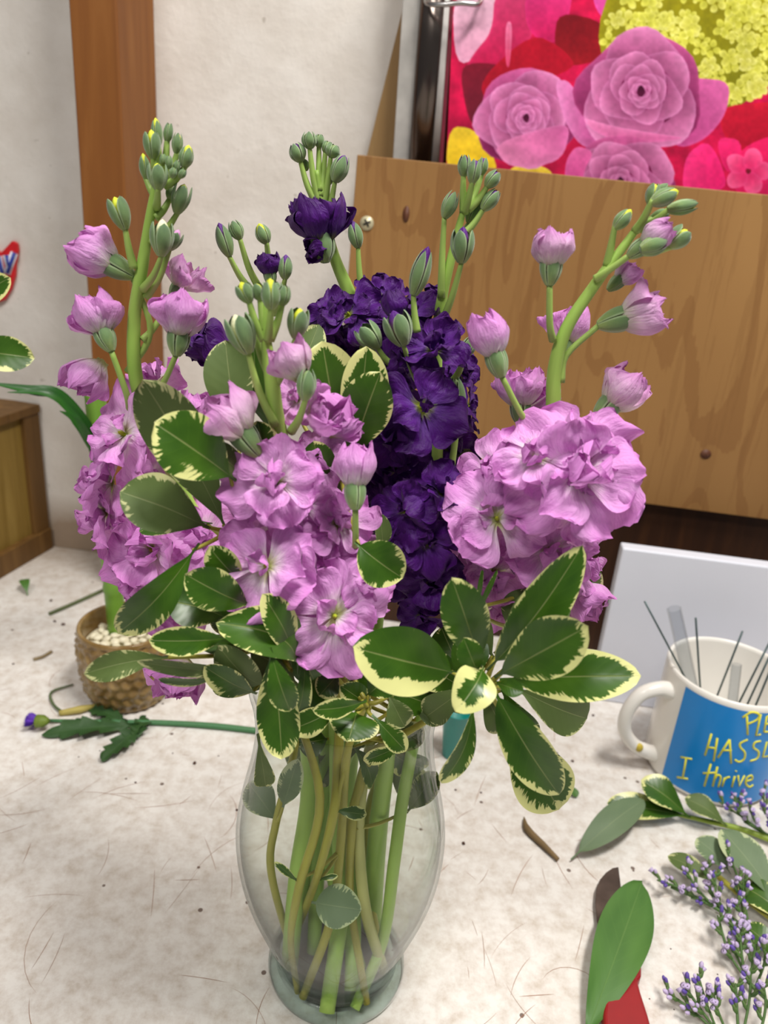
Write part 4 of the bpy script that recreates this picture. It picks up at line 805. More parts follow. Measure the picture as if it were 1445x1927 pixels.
sprig((690, 1888), [(916, 1283, -.08), (860, 1320, -.06), (780, 1370, -.03), (700, 1420, -.01), (674, 1490, -.01), (661, 1560, -.015), (660, 1700, -.01)], [7, 8, 8, 9, 9, 9, 7],
  'pittosporum sprig at front right, its large open whorl reaching toward the mug', [
  (865, 1268, -.085, 664, 1218, -.10, 128, D(bias=.14, asym=.5, roll=-6, bend=.06, shape=1.15)), (906, 1262, -.085, 850, 1088, -.095, 88, D(bias=-.03, roll=8, bend=.06)), (916, 1262, -.085, 1096, 1026, -.085, 94, D(bias=-.08, roll=22, bend=.08, shape=1.1)), (930, 1275, -.09, 1107, 1178, -.11, 110, D(bias=-.03, bend=.06)), (940, 1279, -.085, 1206, 1272, -.10, 98, D(bias=.04, asym=.12, roll=-10, bend=.05, shape=1.2)),
  (932, 1284, -.092, 985, 1302, -.10, 34, D(bias=-.5)), (925, 1290, -.09, 1052, 1496, -.10, 92, D(bias=-.04, roll=14, bend=.08, shape=1.1)), (950, 1345, -.075, 1052, 1524, -.085, 116, D(bias=.05, bend=.05)), (892, 1310, -.09, 830, 1474, -.10, 46, D(bias=.03, roll=-50, twist=40)),
  (910, 1255, -.095, 858, 1340, -.115, 84, D(bias=.5, roll=-10, bend=.2, shape=1.0)), (900, 1270, -.098, 872, 1200, -.10, 50, D(bias=-.15)), (960, 1290, -.07, 1105, 1352, -.06, 88, D(side=U, bias=-.15, roll=10)), (930, 1230, -.06, 1068, 1108, -.06, 96, D(side=U, bias=-.25)), (905, 1290, -.07, 948, 1378, -.07, 54, D(side=U, bias=-.2)),
  (890, 1285, -.06, 800, 1350, -.05, 60, D(side=U, bias=-.15)), (880, 1300, -.04, 780, 1240, -.04, 76, D(bias=-.25)), (820, 1330, -.04, 740, 1300, -.05, 66, D(bias=-.2)), (860, 1290, -.05, 900, 1190, -.045, 70, D(bias=-.25)), (950, 1260, -.05, 1010, 1180, -.05, 80, D(side=U, bias=-.25)), (930, 1240, -.05, 880, 1160, -.04, 60, D(side=U, bias=-.2)), (940, 1290, -.06, 1000, 1400, -.06, 60, D(bias=-.1)), (765, 1530, .0, 822, 1452, .005, 50, D(side=U, bias=-.02))])
sprig((715, 1800), [(1060, 1080, .0), (1000, 1180, .0), (880, 1280, .0), (780, 1360, .0), (700, 1500, .02), (690, 1640, .02)], [5, 6, 7, 8, 8, 8],
  'mostly hidden pittosporum sprig, grey green leaf beside the white board', [
  (1080, 1030, .0, 1156, 984, -.01, 20, D(side=U, bias=-.2)), (1060, 1090, .0, 1132, 1118, -.01, 86, D(side=U, bias=-.02)), (1085, 1010, .01, 1135, 1005, .0, 30, D(bias=-.4)), (855, 900, .02, 884, 845, .02, 40, D(side=U, bias=-.2)), (896, 1150, -.05, 908, 1072, -.055, 9, D(bias=-.3)), (894, 1162, -.05, 936, 1073, -.055, 10, D(bias=-.3)),
  (960, 1200, -.03, 1000, 1110, -.03, 80, D(side=U, bias=-.25)), (1000, 1180, .0, 1075, 1150, .0, 70, D(bias=-.25)), (700, 1385, .0, 800, 1445, .015, 62, D(bias=-.1, roll=30)), (690, 1400, .01, 600, 1470, .015, 60, D(side=U, bias=-.05, roll=30)), (650, 1370, .02, 540, 1440, .02, 70, D(side=U, bias=-.1)), (720, 1380, .02, 790, 1500, .02, 66, D(side=U, bias=.0)), (660, 1400, -.01, 700, 1480, -.01, 50, D(bias=-.05, roll=-40)), (620, 1390, .0, 560, 1400, -.01, 60, D(bias=-.1)), (740, 1360, -.01, 795, 1400, -.02, 56, D(side=U, bias=-.02)), (860, 1250, .0, 830, 1180, .0, 70, D(bias=-.2)), (800, 1300, -.02, 745, 1240, -.02, 80, D(bias=-.2)), (700, 1280, .0, 660, 1200, .0, 90, D(bias=-.25)), (1000, 1240, -.02, 1060, 1240, -.02, 60, D(bias=-.25)), (560, 1180, -.01, 480, 1100, -.01, 90, D(bias=-.25)), (540, 1200, .0, 430, 1060, .0, 90, D(bias=-.25)), (640, 1300, .02, 580, 1230, .02, 80, D(bias=-.25)), (820, 1330, .02, 870, 1290, .02, 80, D(bias=-.25))])
for lb, bt, pp_, w3 in [('green bare stem crossing the middle of the vase water behind the thin brown stems', (662, 1865), [(665, 1380, .02), (655, 1480, .02), (650, 1580, .02), (664, 1720, .01)], 14), ('green bare stem standing left inside the vase behind the thick stem', (548, 1790), [(600, 1390, .02), (590, 1500, .02), (578, 1620, .02), (556, 1730, .01)], 13)]:
    pl = plant('cut_flower_stem', bt, lb, 'stem', None); stem(pl, pp_, [w3], bt, M_stock)
# pale flat stock stem seen inside the vase only
pl = plant('cut_flower_stem', (722, 1822), 'pale flat bare stem leaning right inside the vase water', 'stem', None)
stem(pl, [(700, 1380, .01), (680, 1500, -.01), (676, 1600, -.01), (690, 1723, -.01)], [9, 9, 10, 10], (722, 1825), M_pale_stem)
# ------------------------------------------------------------------ pot with bamboo at the left
PC = T(243, 1303); PC.z = 0
pt = thing('ceramic_pot', PC, 'small tan glazed pot with woven pattern standing at left behind the vase', 'pot')
mb = MB(); rows = []; seg = 160
pr = [(0.034, 0.0), (0.0365, 0.003), (0.0405, 0.014), (0.0435, 0.030), (0.0450, 0.046), (0.0452, 0.060), (0.0445, 0.072), (0.0440, 0.078), (0.0428, 0.0800), (0.0405, 0.0795), (0.0395, 0.074), (0.039, 0.05)]
pp, _ = smooth([Vector((r, z, 0)) for r, z in pr], 1, 7)
for i, p in enumerate(pp):
    rw = []
    for k in range(seg):
        a = 2*math.pi*k/seg; z = p.y; out = 1 if i < 7*7 and 0.004 < z < 0.076 else 0
        tri = abs(((z/0.011) % 2)-1); d = 0.0011*math.sin(24*a+4.2*tri)*out + 0.0007*math.sin(z/0.0055*3.1416)*out + 0.0009*noise.noise(Vector((a*5, z*300, 0)))*out
        r = p.x+d; rw.append(PC+Vector((r*math.cos(a), r*math.sin(a), z)))
    rows.append(rw)
mb.grid(rows, 0, close=True); n = len(mb.v); mb.lathe([(0.001, 0.002), (0.034, 0.0)], PC, 48)
k = NT('glazed_tan', 0.2, 0.5); f = k.noise(k.coord(), 45, 4); g = k.noise(k.coord(), 260, 3)
k.color(k.mix(k.math('MULTIPLY', g, 0.35), k.ramp(f, [(0.3, srgb(112, 84, 36)), (0.55, srgb(150, 122, 76)), (0.75, srgb(170, 146, 100))]), srgb(90, 64, 28))); mb.obj('pot_body', k.m, pt)
M_peb = plain('white_pebble', srgb(220, 212, 184), 0.4, var=0.06)
pebm = []
for q in range(4):
    mb = MB(); rows = []
    for i in range(8):
        th = math.pi*i/7; rows.append([Vector((math.sin(th)*math.cos(a), math.sin(th)*math.sin(a), math.cos(th)*0.8))*(1+0.25*noise.noise(Vector((math.sin(th)*math.cos(a)*1.3+q*9, math.sin(th)*math.sin(a)*1.3, math.cos(th)*1.3)))) for a in [2*math.pi*k/12 for k in range(12)]])
    mb.grid(rows, 0, close=True, flip=True); pebm.append(mb.mesh('pebble', M_peb))
rd = random.Random(5)
soil = MB(); soil.lathe([(0.001, 0.060), (0.0385, 0.060)], PC, 32); soil.obj('gravel_bed', M_peb, pt)
for i in range(46):
    r = 0.0335*math.sqrt((i+0.5)/46); a = i*2.399; s = rd.uniform(0.0040, 0.0054)
    o = bpy.data.objects.new('pebble', pebm[i % 4]); COL.objects.link(o); o.location = PC+Vector((r*math.cos(a), r*math.sin(a), 0.0625+0.004*(1-r/0.034)+rd.uniform(0, 0.002)))
    o.scale = (s, s*0.85, s*0.7); o.rotation_euler = (rd.uniform(-.4, .4), rd.uniform(-.4, .4), rd.random()*6)
    tag(o, 'white pebble among those filling the tan woven-pattern pot', 'pebble', 'white pebbles in the tan pot')
bm_ = thing('lucky_bamboo', PC+Vector((-0.012, 0.01, 0.064)), 'green lucky bamboo cane with strap leaves growing out of the tan pot', 'plant')
DB = PC.y+0.01-VY; top = P(178, 735, DB); bot = PC+Vector((-0.012, 0.01, 0.064))
M_cane = stem_mat('bamboo_cane', srgb(70, 120, 30), srgb(120, 160, 60), 0.3)
mb = MB(); nseg = 40; cp = []; cr = []
for i in range(nseg+1):
    s = i/nseg; cp.append(bot.lerp(top, s)); nd = abs(((s*5) % 1)-0.5); cr.append(0.0088+0.0012*max(0, 1-abs(nd-0.5)*14))
mb.tube(cp, cr, 18, sub=1); mb.obj('cane', M_cane, bm_)
def strap(name, parent, pts, wd, mats, k0=0.5, tilt=0.3):
    p, _ = smooth([Vector(q) for q in pts], 1, 6); top, uvs, es = [], [], []
    for i, q in enumerate(p):
        s = i/(len(p)-1); t = (p[min(i+1, len(p)-1)]-p[max(i-1, 0)]).normalized(); sd = t.cross(Vector((0, -0.7, 0.7))).normalized(); nn = sd.cross(t)
        hw = wd/2*max(0.03, min(1, (1-s)*3.2))*(0.55+0.45*min(1, s*5)); top.append([q+sd*hw*v+nn*abs(v)*hw*tilt for v in (-1, -.5, 0, .5, 1)]); uvs.append([(s, v) for v in (-1, -.5, 0, .5, 1)]); es.append([abs(v) for v in (-1, -.5, 0, .5, 1)])
    th = 0.0003; bt = [[q-Vector((0, 0, th)) for q in r] for r in top]
    mb = MB(); mb.grid(top, 0, uvs, es); mb.grid(bt, 0, uvs, es, flip=True); return mb.obj(name, mats, parent)
strap('leaf', bm_, [P(182, 850, DB), P(160, 800, DB-.01), P(110, 745, DB-.02), P(60, 735, DB-.03), P(-30, 718, DB-.04)], 0.011, M_strap)
strap('leaf', bm_, [P(182, 870, DB), P(165, 810, DB-.01), P(130, 765, DB-.02), P(90, 740, DB-.03), P(14, 738, DB-.04)], 0.010, M_strap)
strap('leaf', bm_, [P(182, 860, DB), P(160, 815, DB-.02), P(138, 788, DB-.03), P(112, 773, DB-.04)], 0.008, M_strap)
strap('leaf', bm_, [P(182, 840, DB), P(200, 790, DB-.01), P(240, 735, DB-.01), P(270, 700, DB-.0)], 0.009, M_strap)
# sprig at the left picture edge, stuck in a notch of the cabinet top
eb = P(-75, 760, .20); es_ = thing('pittosporum_sprig', eb, 'variegated pittosporum leaf tip poking in from the left edge above the cabinet', 'foliage')
mb = MB(); mb.tube([eb+Vector((0, 0, -0.09)), eb, P(-70, 670, .20), P(-60, 570, .2)], 0.0018, 8); mb.obj('stem', M_woody, es_)
leaf('leaf', es_, P(-72, 662, .2), P(66, 674, .19), 0.026, bias=.0, roll=-10); leaf('leaf', es_, P(-62, 575, .2), P(19, 522, .19), 0.020, bias=.08, roll=-10)
# ------------------------------------------------------------------ cut flower lying on the table at the left
Z = lambda x, y, z=0.003: T(x, y, z)
af = thing('cut_aster', Z(70, 1357, 0), 'cut purple aster on a long green stem lying on the table at left', 'flower')
mb = MB(); mb.tube([Z(92, 1356), Z(200, 1358), Z(300, 1360), Z(400, 1366), Z(490, 1376)], [0.0015, 0.002, 0.0026, 0.003, 0.003], 10); mb.obj('stem', stem_mat('aster_stem', srgb(44, 92, 54), srgb(74, 122, 78)), af)
mb = MB(); hc = Z(74, 1357, 0.010); hd = (Z(50, 1357, 0.008)-hc).normalized()
for q in range(70):
    a = q*2.4; sp = 0.15+0.75*(q % 7)/7; d = frame(hd) @ Vector((math.cos(a)*sp, math.sin(a)*sp, 1)); d.normalize(); s = d.cross(Vector((0, 0, 1))).normalized()*0.0012
    mb.add([hc, hc+d*0.009+s*1.5, hc+d*0.0135, hc+d*0.009-s*1.5], [(0, 1, 2, 3)], 0, [(0.9, 0)]*4)
mb.obj('flower_head', plain('aster_purple', srgb(92, 50, 170), 0.6, var=0.3), af)
mb = MB(); mb.tube([hc-hd*0.009, hc-hd*0.004, hc+hd*0.002], [0.0025, 0.0056, 0.006], 14); mb.obj('calyx', plain('aster_calyx', srgb(104, 124, 40), 0.6), af)
M_dk = (leaf_mat('aster_leaf', srgb(34, 66, 28), srgb(62, 98, 46), srgb(110, 140, 90), vari=False, rough=0.6),)*2
for b, t, w_ in [((262, 1365), (78, 1382), 42), ((268, 1368), (190, 1432), 40), ((240, 1358), (165, 1330), 34), ((250, 1392), (275, 1350), 40), ((215, 1372), (120, 1362), 26)]:
    A_, B_ = Z(*b, 0.005), Z(*t, 0.003); leaf('leaf', af, A_, B_, w_/F*depth(A_), mats=M_dk, normal=(0, -0.3, 1), bend=0.04, fold=0.25, wav=0.12, shape=1.0, lobes=5, nu=60)
yb = thing('yellow_stem_piece', Z(118, 1338, 0), 'withered yellow stem piece with a thin bent green tail beside the aster', 'plant scrap')
mb = MB(); mb.tube([Z(112, 1342), Z(150, 1335, .005), Z(196, 1324)], [0.0026, 0.0036, 0.001], 8); mb.obj('stem', plain('yellow_stem', srgb(176, 160, 84), 0.6), yb)
mb = MB(); mb.tube([Z(120, 1342), Z(100, 1325), Z(97, 1302), Z(138, 1288)], [0.0016, 0.0012, 0.0012, 0.0009], 8); mb.obj('tail', plain('green_tail', srgb(84, 100, 60), 0.6), yb)
def scrap(name, pts, r, c, label, cat='plant scrap', group=None):
    mb = MB(); mb.tube([Z(x, y, (r if hasattr(r, '__len__') is False else max(r))) for x, y in pts], r, 8, sub=3)
    tag(mb.obj(name, plain(name+'_colour', c, 0.7, var=0.25), origin=Z(*pts[0], 0)), label, cat, group)
scrap('stem_piece', [(93, 1155), (140, 1135), (200, 1108)], 0.0022, srgb(86, 96, 58), 'thin grey green cut stem lying on the table just behind the tan pot')
scrap('stem_piece', [(63, 1241), (80, 1236), (97, 1226)], 0.0017, srgb(136, 118, 84), 'short dry brown stem piece on the table left of the tan pot')
mb = MB(); fl = leaf('leaf_scrap', None, Z(52, 1120, .002), Z(44, 1090, .010), 0.012, mats=(M_plainleaf,)*2, normal=(.3, -.5, .8), bend=.2); tag(fl, 'small dark green leaf scrap on the table in front of the wooden cabinet', 'leaf scrap')
scrap('twig', [(986, 1538), (992, 1560), (1020, 1588), (1050, 1617)], [0.0006, 0.003, 0.0026, 0.0016], srgb(116, 94, 60), 'short brown broken twig lying on the table right of the vase', 'twig')
fl = leaf('leaf_scrap', None, Z(1068, 1478, .004), Z(1086, 1500, .002), 0.008, mats=(M_plainleaf,)*2, normal=(0, 0, 1)); tag(fl, 'tiny olive leaf scrap beside the lowest leaf tip of the right whorl', 'leaf scrap')
M_crumb = plain('crumb', srgb(74, 46, 34), 0.8, var=0.3)
cm = MB(); rows = []
for i in range(6):
    th = math.pi*i/5; rows.append([Vector((math.sin(th)*math.cos(a), math.sin(th)*math.sin(a), math.cos(th)))*(1+0.4*noise.noise(Vector((math.cos(a)*2, math.sin(a)*2, th)))) for a in [2*math.pi*k/8 for k in range(8)]])
cm.grid(rows, 0, close=True, flip=True); crm = cm.mesh('crumb', M_crumb)
CL = ['largest crumb beside the lower stretch of the green aster stem, left of the vase', 'small crumb just left of the largest crumb near the aster stem', 'small crumb between the aster stem and the vase shoulder', 'crumb close to the left side of the vase body', 'crumb alone on the bare table at left, well below the aster leaves', 'largest crumb on the table close right of the vase body', 'dark crumb at the foot of the white board, left of the mug handle', 'dark crumb beside the hanging leaf tips right of the vase', 'crumb between the vase and the brown twig, upper one', 'crumb hard against the vase neck shadow at right', 'crumb behind the tan pot, nearer the pot', 'crumb behind the tan pot, left of its larger neighbour', 'crumb behind the thin cut stem near the cabinet', 'crumb at the far left beside the short brown stem piece', 'crumb just below the lobed aster leaves, left one', 'crumb just below the lobed aster leaves, right one', 'crumb between the whorl leaf tips and the mug handle', 'crumb between the long green leaf and the middle statice', 'upper crumb between knife handle and lowest statice sprig', 'crumb hard against the red knife handle', 'lowest crumb, between knife handle and the corner statice']
for ci, (x, y, s) in enumerate([(366, 1437, 5), (325, 1418, 2), (411, 1423, 2), (446, 1525, 4), (255, 1473, 3), (872, 1588, 5), (1116, 1347, 4), (1077, 1433, 4), (905, 1492, 3), (857, 1487, 3), (119, 1176, 5), (103, 1170, 4), (96, 1131, 4), (25, 1250, 3), (148, 1425, 2), (188, 1413, 2), (1048, 1418, 3), (1262, 1786, 2), (1350, 1834, 2), (1222, 1880, 2), (1268, 1900, 2)]):
    p = Z(x, y, 0); r = s/F*depth(p)*0.62; o = bpy.data.objects.new('crumb', crm); COL.objects.link(o); o.location = p+Vector((0, 0, r*0.5)); o.scale = (r*1.3, r, r*0.6); o.rotation_euler = (0, 0, x)
    tag(o, CL[ci], 'crumb', 'dark crumbs on the table')
# ------------------------------------------------------------------ teal holder behind the vase
tc = Z(850, 1420, 0); mb = MB(); mb.lathe([(0.001, 0.0), (0.0085, 0.0), (0.0090, 0.001), (0.0135, 0.050), (0.0140, 0.0505), (0.0130, 0.0505), (0.0085, 0.003), (0.001, 0.003)], tc, 32)
tag(mb.obj('teal_cup', plain('teal_plastic', srgb(10, 132, 122), 0.35, var=0.03), origin=tc), 'small teal plastic tapered cup half hidden behind the vase shoulder', 'cup')
# ------------------------------------------------------------------ mug
MC = Vector((0.325, 0.597, 0)); MR = 0.0565; MH = 0.109
mg = thing('mug', MC, 'white ceramic mug with a blue panel and yellow handwriting at right', 'mug')
mb = MB(); mb.lathe([(0.001, 0.002), (MR-0.006, 0.002), (MR-0.003, 0.0), (MR-0.001, 0.003), (MR, 0.007), (MR, MH-0.004), (MR-0.0004, MH-0.001), (MR-0.002, MH), (MR-0.0036, MH-0.001), (MR-0.0042, MH-0.004), (MR-0.0045, 0.012), (MR-0.009, 0.007), (0.001, 0.006)], MC, 96); mb.obj('mug_body', M_white, mg)
hx = Vector((-0.985, -0.17, 0)); ring = []
for z, o_ in [(0.086, -0.003), (0.089, 0.010), (0.083, 0.027), (0.064, 0.036), (0.044, 0.034), (0.028, 0.022), (0.020, 0.008), (0.016, -0.003)]: ring.append(MC+hx*(MR+o_)+Vector((0, 0, z)))
mb = MB(); mb.tube(ring, [0.0085, 0.0068, 0.0062, 0.006, 0.006, 0.0062, 0.0068, 0.008], 16, sub=6); hn = mb.obj('handle', M_white, mg)
mb = MB(); c = MC+hx*(MR+0.018)+Vector((0, -0.005, 0.028)); rows = [[c+Vector((0.004*math.sin(th)*math.cos(a), 0.003*math.sin(th)*math.sin(a), 0.0045*math.cos(th))) for a in [math.pi*k/6 for k in range(12)]] for th in [math.pi*i/7 for i in range(8)]]
mb.grid(rows, 0, close=True); mb.obj('yellow_spot', plain('yellow_spot', srgb(190, 168, 60), 0.6), hn)
def cyl(px, py, r):
    d = ray(px, py); o = CAM-np.array(MC); A2 = d[0]**2+d[1]**2; B2 = 2*(o[0]*d[0]+o[1]*d[1]); C2 = o[0]**2+o[1]**2-r*r; dd = B2*B2-4*A2*C2
    if dd < 0: dd = 0
    t = (-B2-math.sqrt(dd))/(2*A2); p = o+d*t; return math.atan2(p[1], p[0]), p[2]
a0, z1 = cyl(1291, 1292, MR); _, z0 = cyl(1247, 1464, MR); z1 = MH-0.0055; z0 = max(0.006, z0)
mb = MB(); rows = [[MC+Vector(((MR+0.0004)*math.cos(a0+s*2.3), (MR+0.0004)*math.sin(a0+s*2.3), z)) for s in [i/60 for i in range(61)]] for z in (z0, (z0+z1)/2, z1)]
mb.grid(rows, 0); bp = mb.obj('blue_panel', plain('blue_print', srgb(0, 134, 214), 0.3, var=0.03, scale=30), mg)
LT = [[(1130,1190),(1135,1320)], [(1100,1200),(1160,1165),(1215,1180),(1200,1215),(1140,1245)], [(1226,1178),(1192,1325),(1224,1318)], [(1268,1192),(1248,1300)], [(1248,1300),(1310,1300)], [(1258,1246),(1310,1242)], [(1268,1192),(1320,1188)],
      [(885,1335),(840,1485)], [(925,1365),(900,1525)], [(860,1430),(915,1435)], [(1010,1375),(930,1500)], [(1010,1375),(1020,1540)], [(960,1450),(1025,1450)], [(1135,1375),(1085,1400),(1085,1430),(1115,1465),(1110,1510),(1075,1530),(1045,1515)], [(1225,1385),(1185,1395),(1175,1430),(1210,1460),(1200,1505),(1150,1525)], [(1268,1390),(1238,1495),(1278,1490)],
      [(710,1505),(685,1645)], [(672,1498),(750,1512)], [(645,1638),(722,1650)], [(880,1545),(835,1700)], [(825,1610),(915,1605)], [(925,1565),(893,1700)], [(905,1650),(928,1622),(948,1640),(932,1705)], [(977,1640),(958,1700)], [(970,1660),(990,1640),(1012,1635)], [(1045,1630),(1025,1705)], [(1052,1597),(1056,1592)], [(1068,1625),(1075,1700),(1112,1625)], [(1125,1665),(1165,1650),(1160,1625),(1130,1640),(1120,1680),(1145,1705),(1172,1690)]]
mb = MB()
for ln in LT:
    q = []
    for cx_, cy_ in ln:
        px, py = 1100+cx_/3.704, 1020+cy_/3.706
        if cy_ < 1330 and cx_ > 1090: py += 5.5
        if px > 1452: px = 1452+(px-1452)*0.5
        a, z = cyl(px, py, MR); q.append(MC+Vector(((MR+0.0003)*math.cos(a), (MR+0.0003)*math.sin(a), z)))
    mb.tube(q, 0.00095, 8, sub=4 if len(q) > 3 else 1)
mb.obj('handwriting', plain('yellow_print', srgb(226, 220, 60), 0.4, var=0.03), bp)
MDY = MC.y-VY
def inm(px, py, dy): return P(px, py, MDY+dy)
M_wire = plain('floral_wire', srgb(92, 108, 108), 0.35, 0.8, 0.1)
def wire(a, bx, by, label, grp=None, r=0.0009):
    b = MC+Vector((bx, by, 0.010)); mb = MB(); mb.tube([b, a], r, 8, sub=1); tag(mb.obj('floral_wire', M_wire, origin=b), label, 'wire', grp)
wire(inm(1213, 1132, -.01), 0.020, 0.0, 'grey floral wire leaning furthest left out of the mug')
wire(inm(1309, 1163, .01), 0.004, 0.02, 'grey floral wire standing upright between the clear tubes in the mug')
wire(inm(1397, 1188, .01), 0.000, 0.022, 'thin grey floral wire standing just behind the short clear tube in the mug')
for i in range(3): wire(inm(1470+i*6, 1165+i*9, .0-.004*i), -0.004+i*0.006, -0.012-0.007*i, ('rearmost', 'middle', 'frontmost')[i]+' of three grey wires leaning right out of the mug', 'wires leaning right in the mug')
M_tubep = vase_glass((0.9, 0.91, 0.92), 0.15, 2.2, 'clear_plastic')
def ptube(a, b, r, label):
    mb = MB(); mb.tube([b, a], r, 20, sub=1, cap=False); mb.tube([b, a], r*0.86, 20, sub=1, cap=False); tag(mb.obj('water_tube', M_tubep, origin=b), label, 'tube')
ptube(inm(1268, 1145, .005), MC+Vector((-0.002, -0.005, 0.012)), 0.0062, 'clear plastic flower tube rising highest from the mug')
ptube(inm(1386, 1250, -.01), MC+Vector((0.004, -0.03, 0.012)), 0.0044, 'short clear plastic tube standing just above the front mug rim')
# ------------------------------------------------------------------ sprig lying beside the mug
ts = thing('pittosporum_sprig', Z(1445, 1580, 0), 'cut pittosporum sprig lying on the table in front of the mug', 'foliage')
mb = MB(); mb.tube([Z(1275, 1533, .008), Z(1330, 1545, .007), Z(1400, 1562, .006), Z(1475, 1590, .006)], [0.0015, 0.0022, 0.0026, 0.0028], 10); mb.obj('stem', stem_mat('sprig_stem', srgb(104, 130, 34), srgb(140, 160, 60)), ts)
def tl(par, b, t, w_, z0=.008, z1=.010, **kw):
    A_, B_ = Z(*b, z0), Z(*t, z1); leaf('leaf', par, A_, B_, w_/F*depth(A_), normal=kw.pop('normal', (0, -.35, 1)), **kw)
tl(ts, (1300, 1537), (1142, 1512), 54, .01, .012, bias=.0, bend=.03); tl(ts, (1296, 1538), (1206, 1468), 64, .01, .03, bias=.0, bend=.08); tl(ts, (1368, 1555), (1288, 1502), 46, .008, .02, side=U, bias=-.0)
lf = thing('loose_leaf', Z(1075, 1617, 0), 'grey green leaf underside lying left across the sprig before the mug', 'leaf')
tl(lf, (1074, 1618), (1212, 1505), 56, .003, .02, bias=-.35, mats=(M_greyleaf, M_greyleaf), shape=1.0)
t2 = thing('pittosporum_sprig', Z(1440, 1760, 0), 'pittosporum sprig at the right edge lying under the lavender statice', 'foliage')
mb = MB(); mb.tube([Z(1340, 1640, .01), Z(1400, 1690, .01), Z(1480, 1750, .008)], 0.0022, 8); mb.obj('stem', M_woody, t2)
tl(t2, (1475, 1715), (1357, 1560), 78, .012, .03, mats=(M_greyleaf, M_greyleaf), bias=-.12, bend=.05); tl(t2, (1375, 1645), (1310, 1578), 56, .01, .02, side=U, bias=-.1, mats=(M_greyleaf, M_greyleaf)); tl(t2, (1350, 1668), (1256, 1611), 40, .01, .014, side=U, bias=-.1); tl(t2, (1500, 1750), (1388, 1662), 66, .008, .014, bias=-.05); tl(t2, (1470, 1810), (1400, 1740), 50, .004, .01, bias=-.2)
# statice sprays
fm = MB(); fm.lathe([(0.0001, 0), (0.00075, 0.0008), (0.0010, 0.0026), (0.0011, 0.0036)], seg=7, mi=0); fm.lathe([(0.0008, 0.0030), (0.0013, 0.0042), (0.0017, 0.0056), (0.0004, 0.0050)], seg=7, mi=1)
fm2 = MB(); fm2.lathe([(0.0001, 0), (0.00075, 0.0008), (0.0010, 0.0026), (0.0009, 0.0036)], seg=7, mi=0); fm2.lathe([(0.0008, 0.0030), (0.0012, 0.0042), (0.0010, 0.0055), (0.0001, 0.0064)], seg=7, mi=1)
fmats = [plain('statice_calyx', srgb(104, 130, 72), 0.7), plain('lavender_tip', srgb(196, 178, 214), 0.6, var=0.05), plain('violet_tip', srgb(96, 74, 158), 0.6, var=0.05)]
FM = [fm.mesh('floret', [fmats[0], fmats[1]]), fm2.mesh('floret', [fmats[0], fmats[2]]), fm2.mesh('floret', [fmats[0], fmats[1]])]
M_st = plain('statice_stem', srgb(74, 106, 48), 0.6)
def spray(label, main, branches, nf, seed):
    rd = random.Random(seed); root = thing('statice_sprig', Z(*main[-1][:2], 0), label, 'flower', None)
    mb = MB(); mp = [Z(*p) for p in main]; mb.tube(mp, [0.0006]+[0.0014]*(len(mp)-1), 8); mb.obj('stem', M_st, root)
    tot = sum(len(b[1]) if False else 1 for b in branches); per = nf//len(branches)
    for br in branches:
        pts = [Z(*p) for p in br]; mb = MB(); sp, _ = smooth(pts, 1, 6) if len(pts) > 2 else ([pts[0].lerp(pts[1], i/8) for i in range(9)], 0)
        mb.tube(sp, [0.0009]*(len(sp)-1)+[0.0005], 6, sub=1)
        twigs = []
        nt = max(3, per//3)
        for i in range(nt):
            s = 0.25+0.75*(i+0.5)/nt; j = min(int(s*(len(sp)-1)), len(sp)-2); base = sp[j].lerp(sp[j+1], s*(len(sp)-1)-j); d = (sp[j+1]-sp[j]).normalized()
            sd = d.cross(Vector((0, 0, 1))).normalized()*(1 if i % 2 else -1); dd = (d*0.8+sd*rd.uniform(.3, .7)+Vector((0, 0, rd.uniform(0.1, .7)))).normalized(); tip = base+dd*0.0045*(1.3-s*0.5)
            mb.tube([base, tip], 0.0006, 6, sub=1); mb.tube([base, base.lerp(tip, .5)+sd*0.0012, tip+sd*0.002+Vector((0, 0, .0012))], [0.0004, .0011, .0006], 6, sub=2); twigs += [(tip, dd), (base.lerp(tip, .5), (dd+sd*.5).normalized()), (base.lerp(tip, .8), (dd+Vector((0, 0, .8))).normalized())]
        mb.obj('branch', M_st, root)
        rd.shuffle(twigs)
        for tp, dd in twigs[:per]:
            if (tp.z < 0.001): tp = Vector((tp.x, tp.y, 0.001))
            put('floret', rd.choice(FM), root, tp, frame(dd), rd.uniform(1.0, 1.35))
spray('lavender statice sprig nearest the mug at the right edge', [(1470, 1590, .006), (1445, 1572, .008), (1400, 1545, .01)],
      [[(1435, 1565, .008), (1400, 1540, .012), (1352, 1508, .016)], [(1400, 1545, .01), (1390, 1525, .016), (1388, 1500, .022)], [(1440, 1570, .008), (1420, 1545, .02), (1412, 1525, .03)], [(1460, 1580, .008), (1440, 1520, .02), (1436, 1484, .035)], [(1470, 1590, .008), (1450, 1550, .02), (1440, 1530, .03)]], 60, 1)
spray('lavender statice sprig lying over the pittosporum leaves at the right, its tip pointing left', [(1480, 1815, .004), (1420, 1760, .006), (1340, 1705, .008), (1262, 1668, .008)],
      [[(1330, 1700, .008), (1280, 1672, .01), (1236, 1656, .012)], [(1345, 1708, .008), (1310, 1670, .016), (1290, 1636, .022)], [(1360, 1716, .008), (1335, 1670, .018), (1328, 1625, .028)], [(1400, 1745, .008), (1390, 1660, .02), (1366, 1598, .04)], [(1410, 1750, .008), (1400, 1690, .02), (1398, 1655, .03)], [(1380, 1730, .008), (1350, 1690, .02), (1345, 1640, .03)], [(1385, 1735, .006), (1350, 1700, .008), (1300, 1690, .008)], [(1430, 1770, .006), (1400, 1730, .014), (1385, 1698, .02)]], 96, 2)
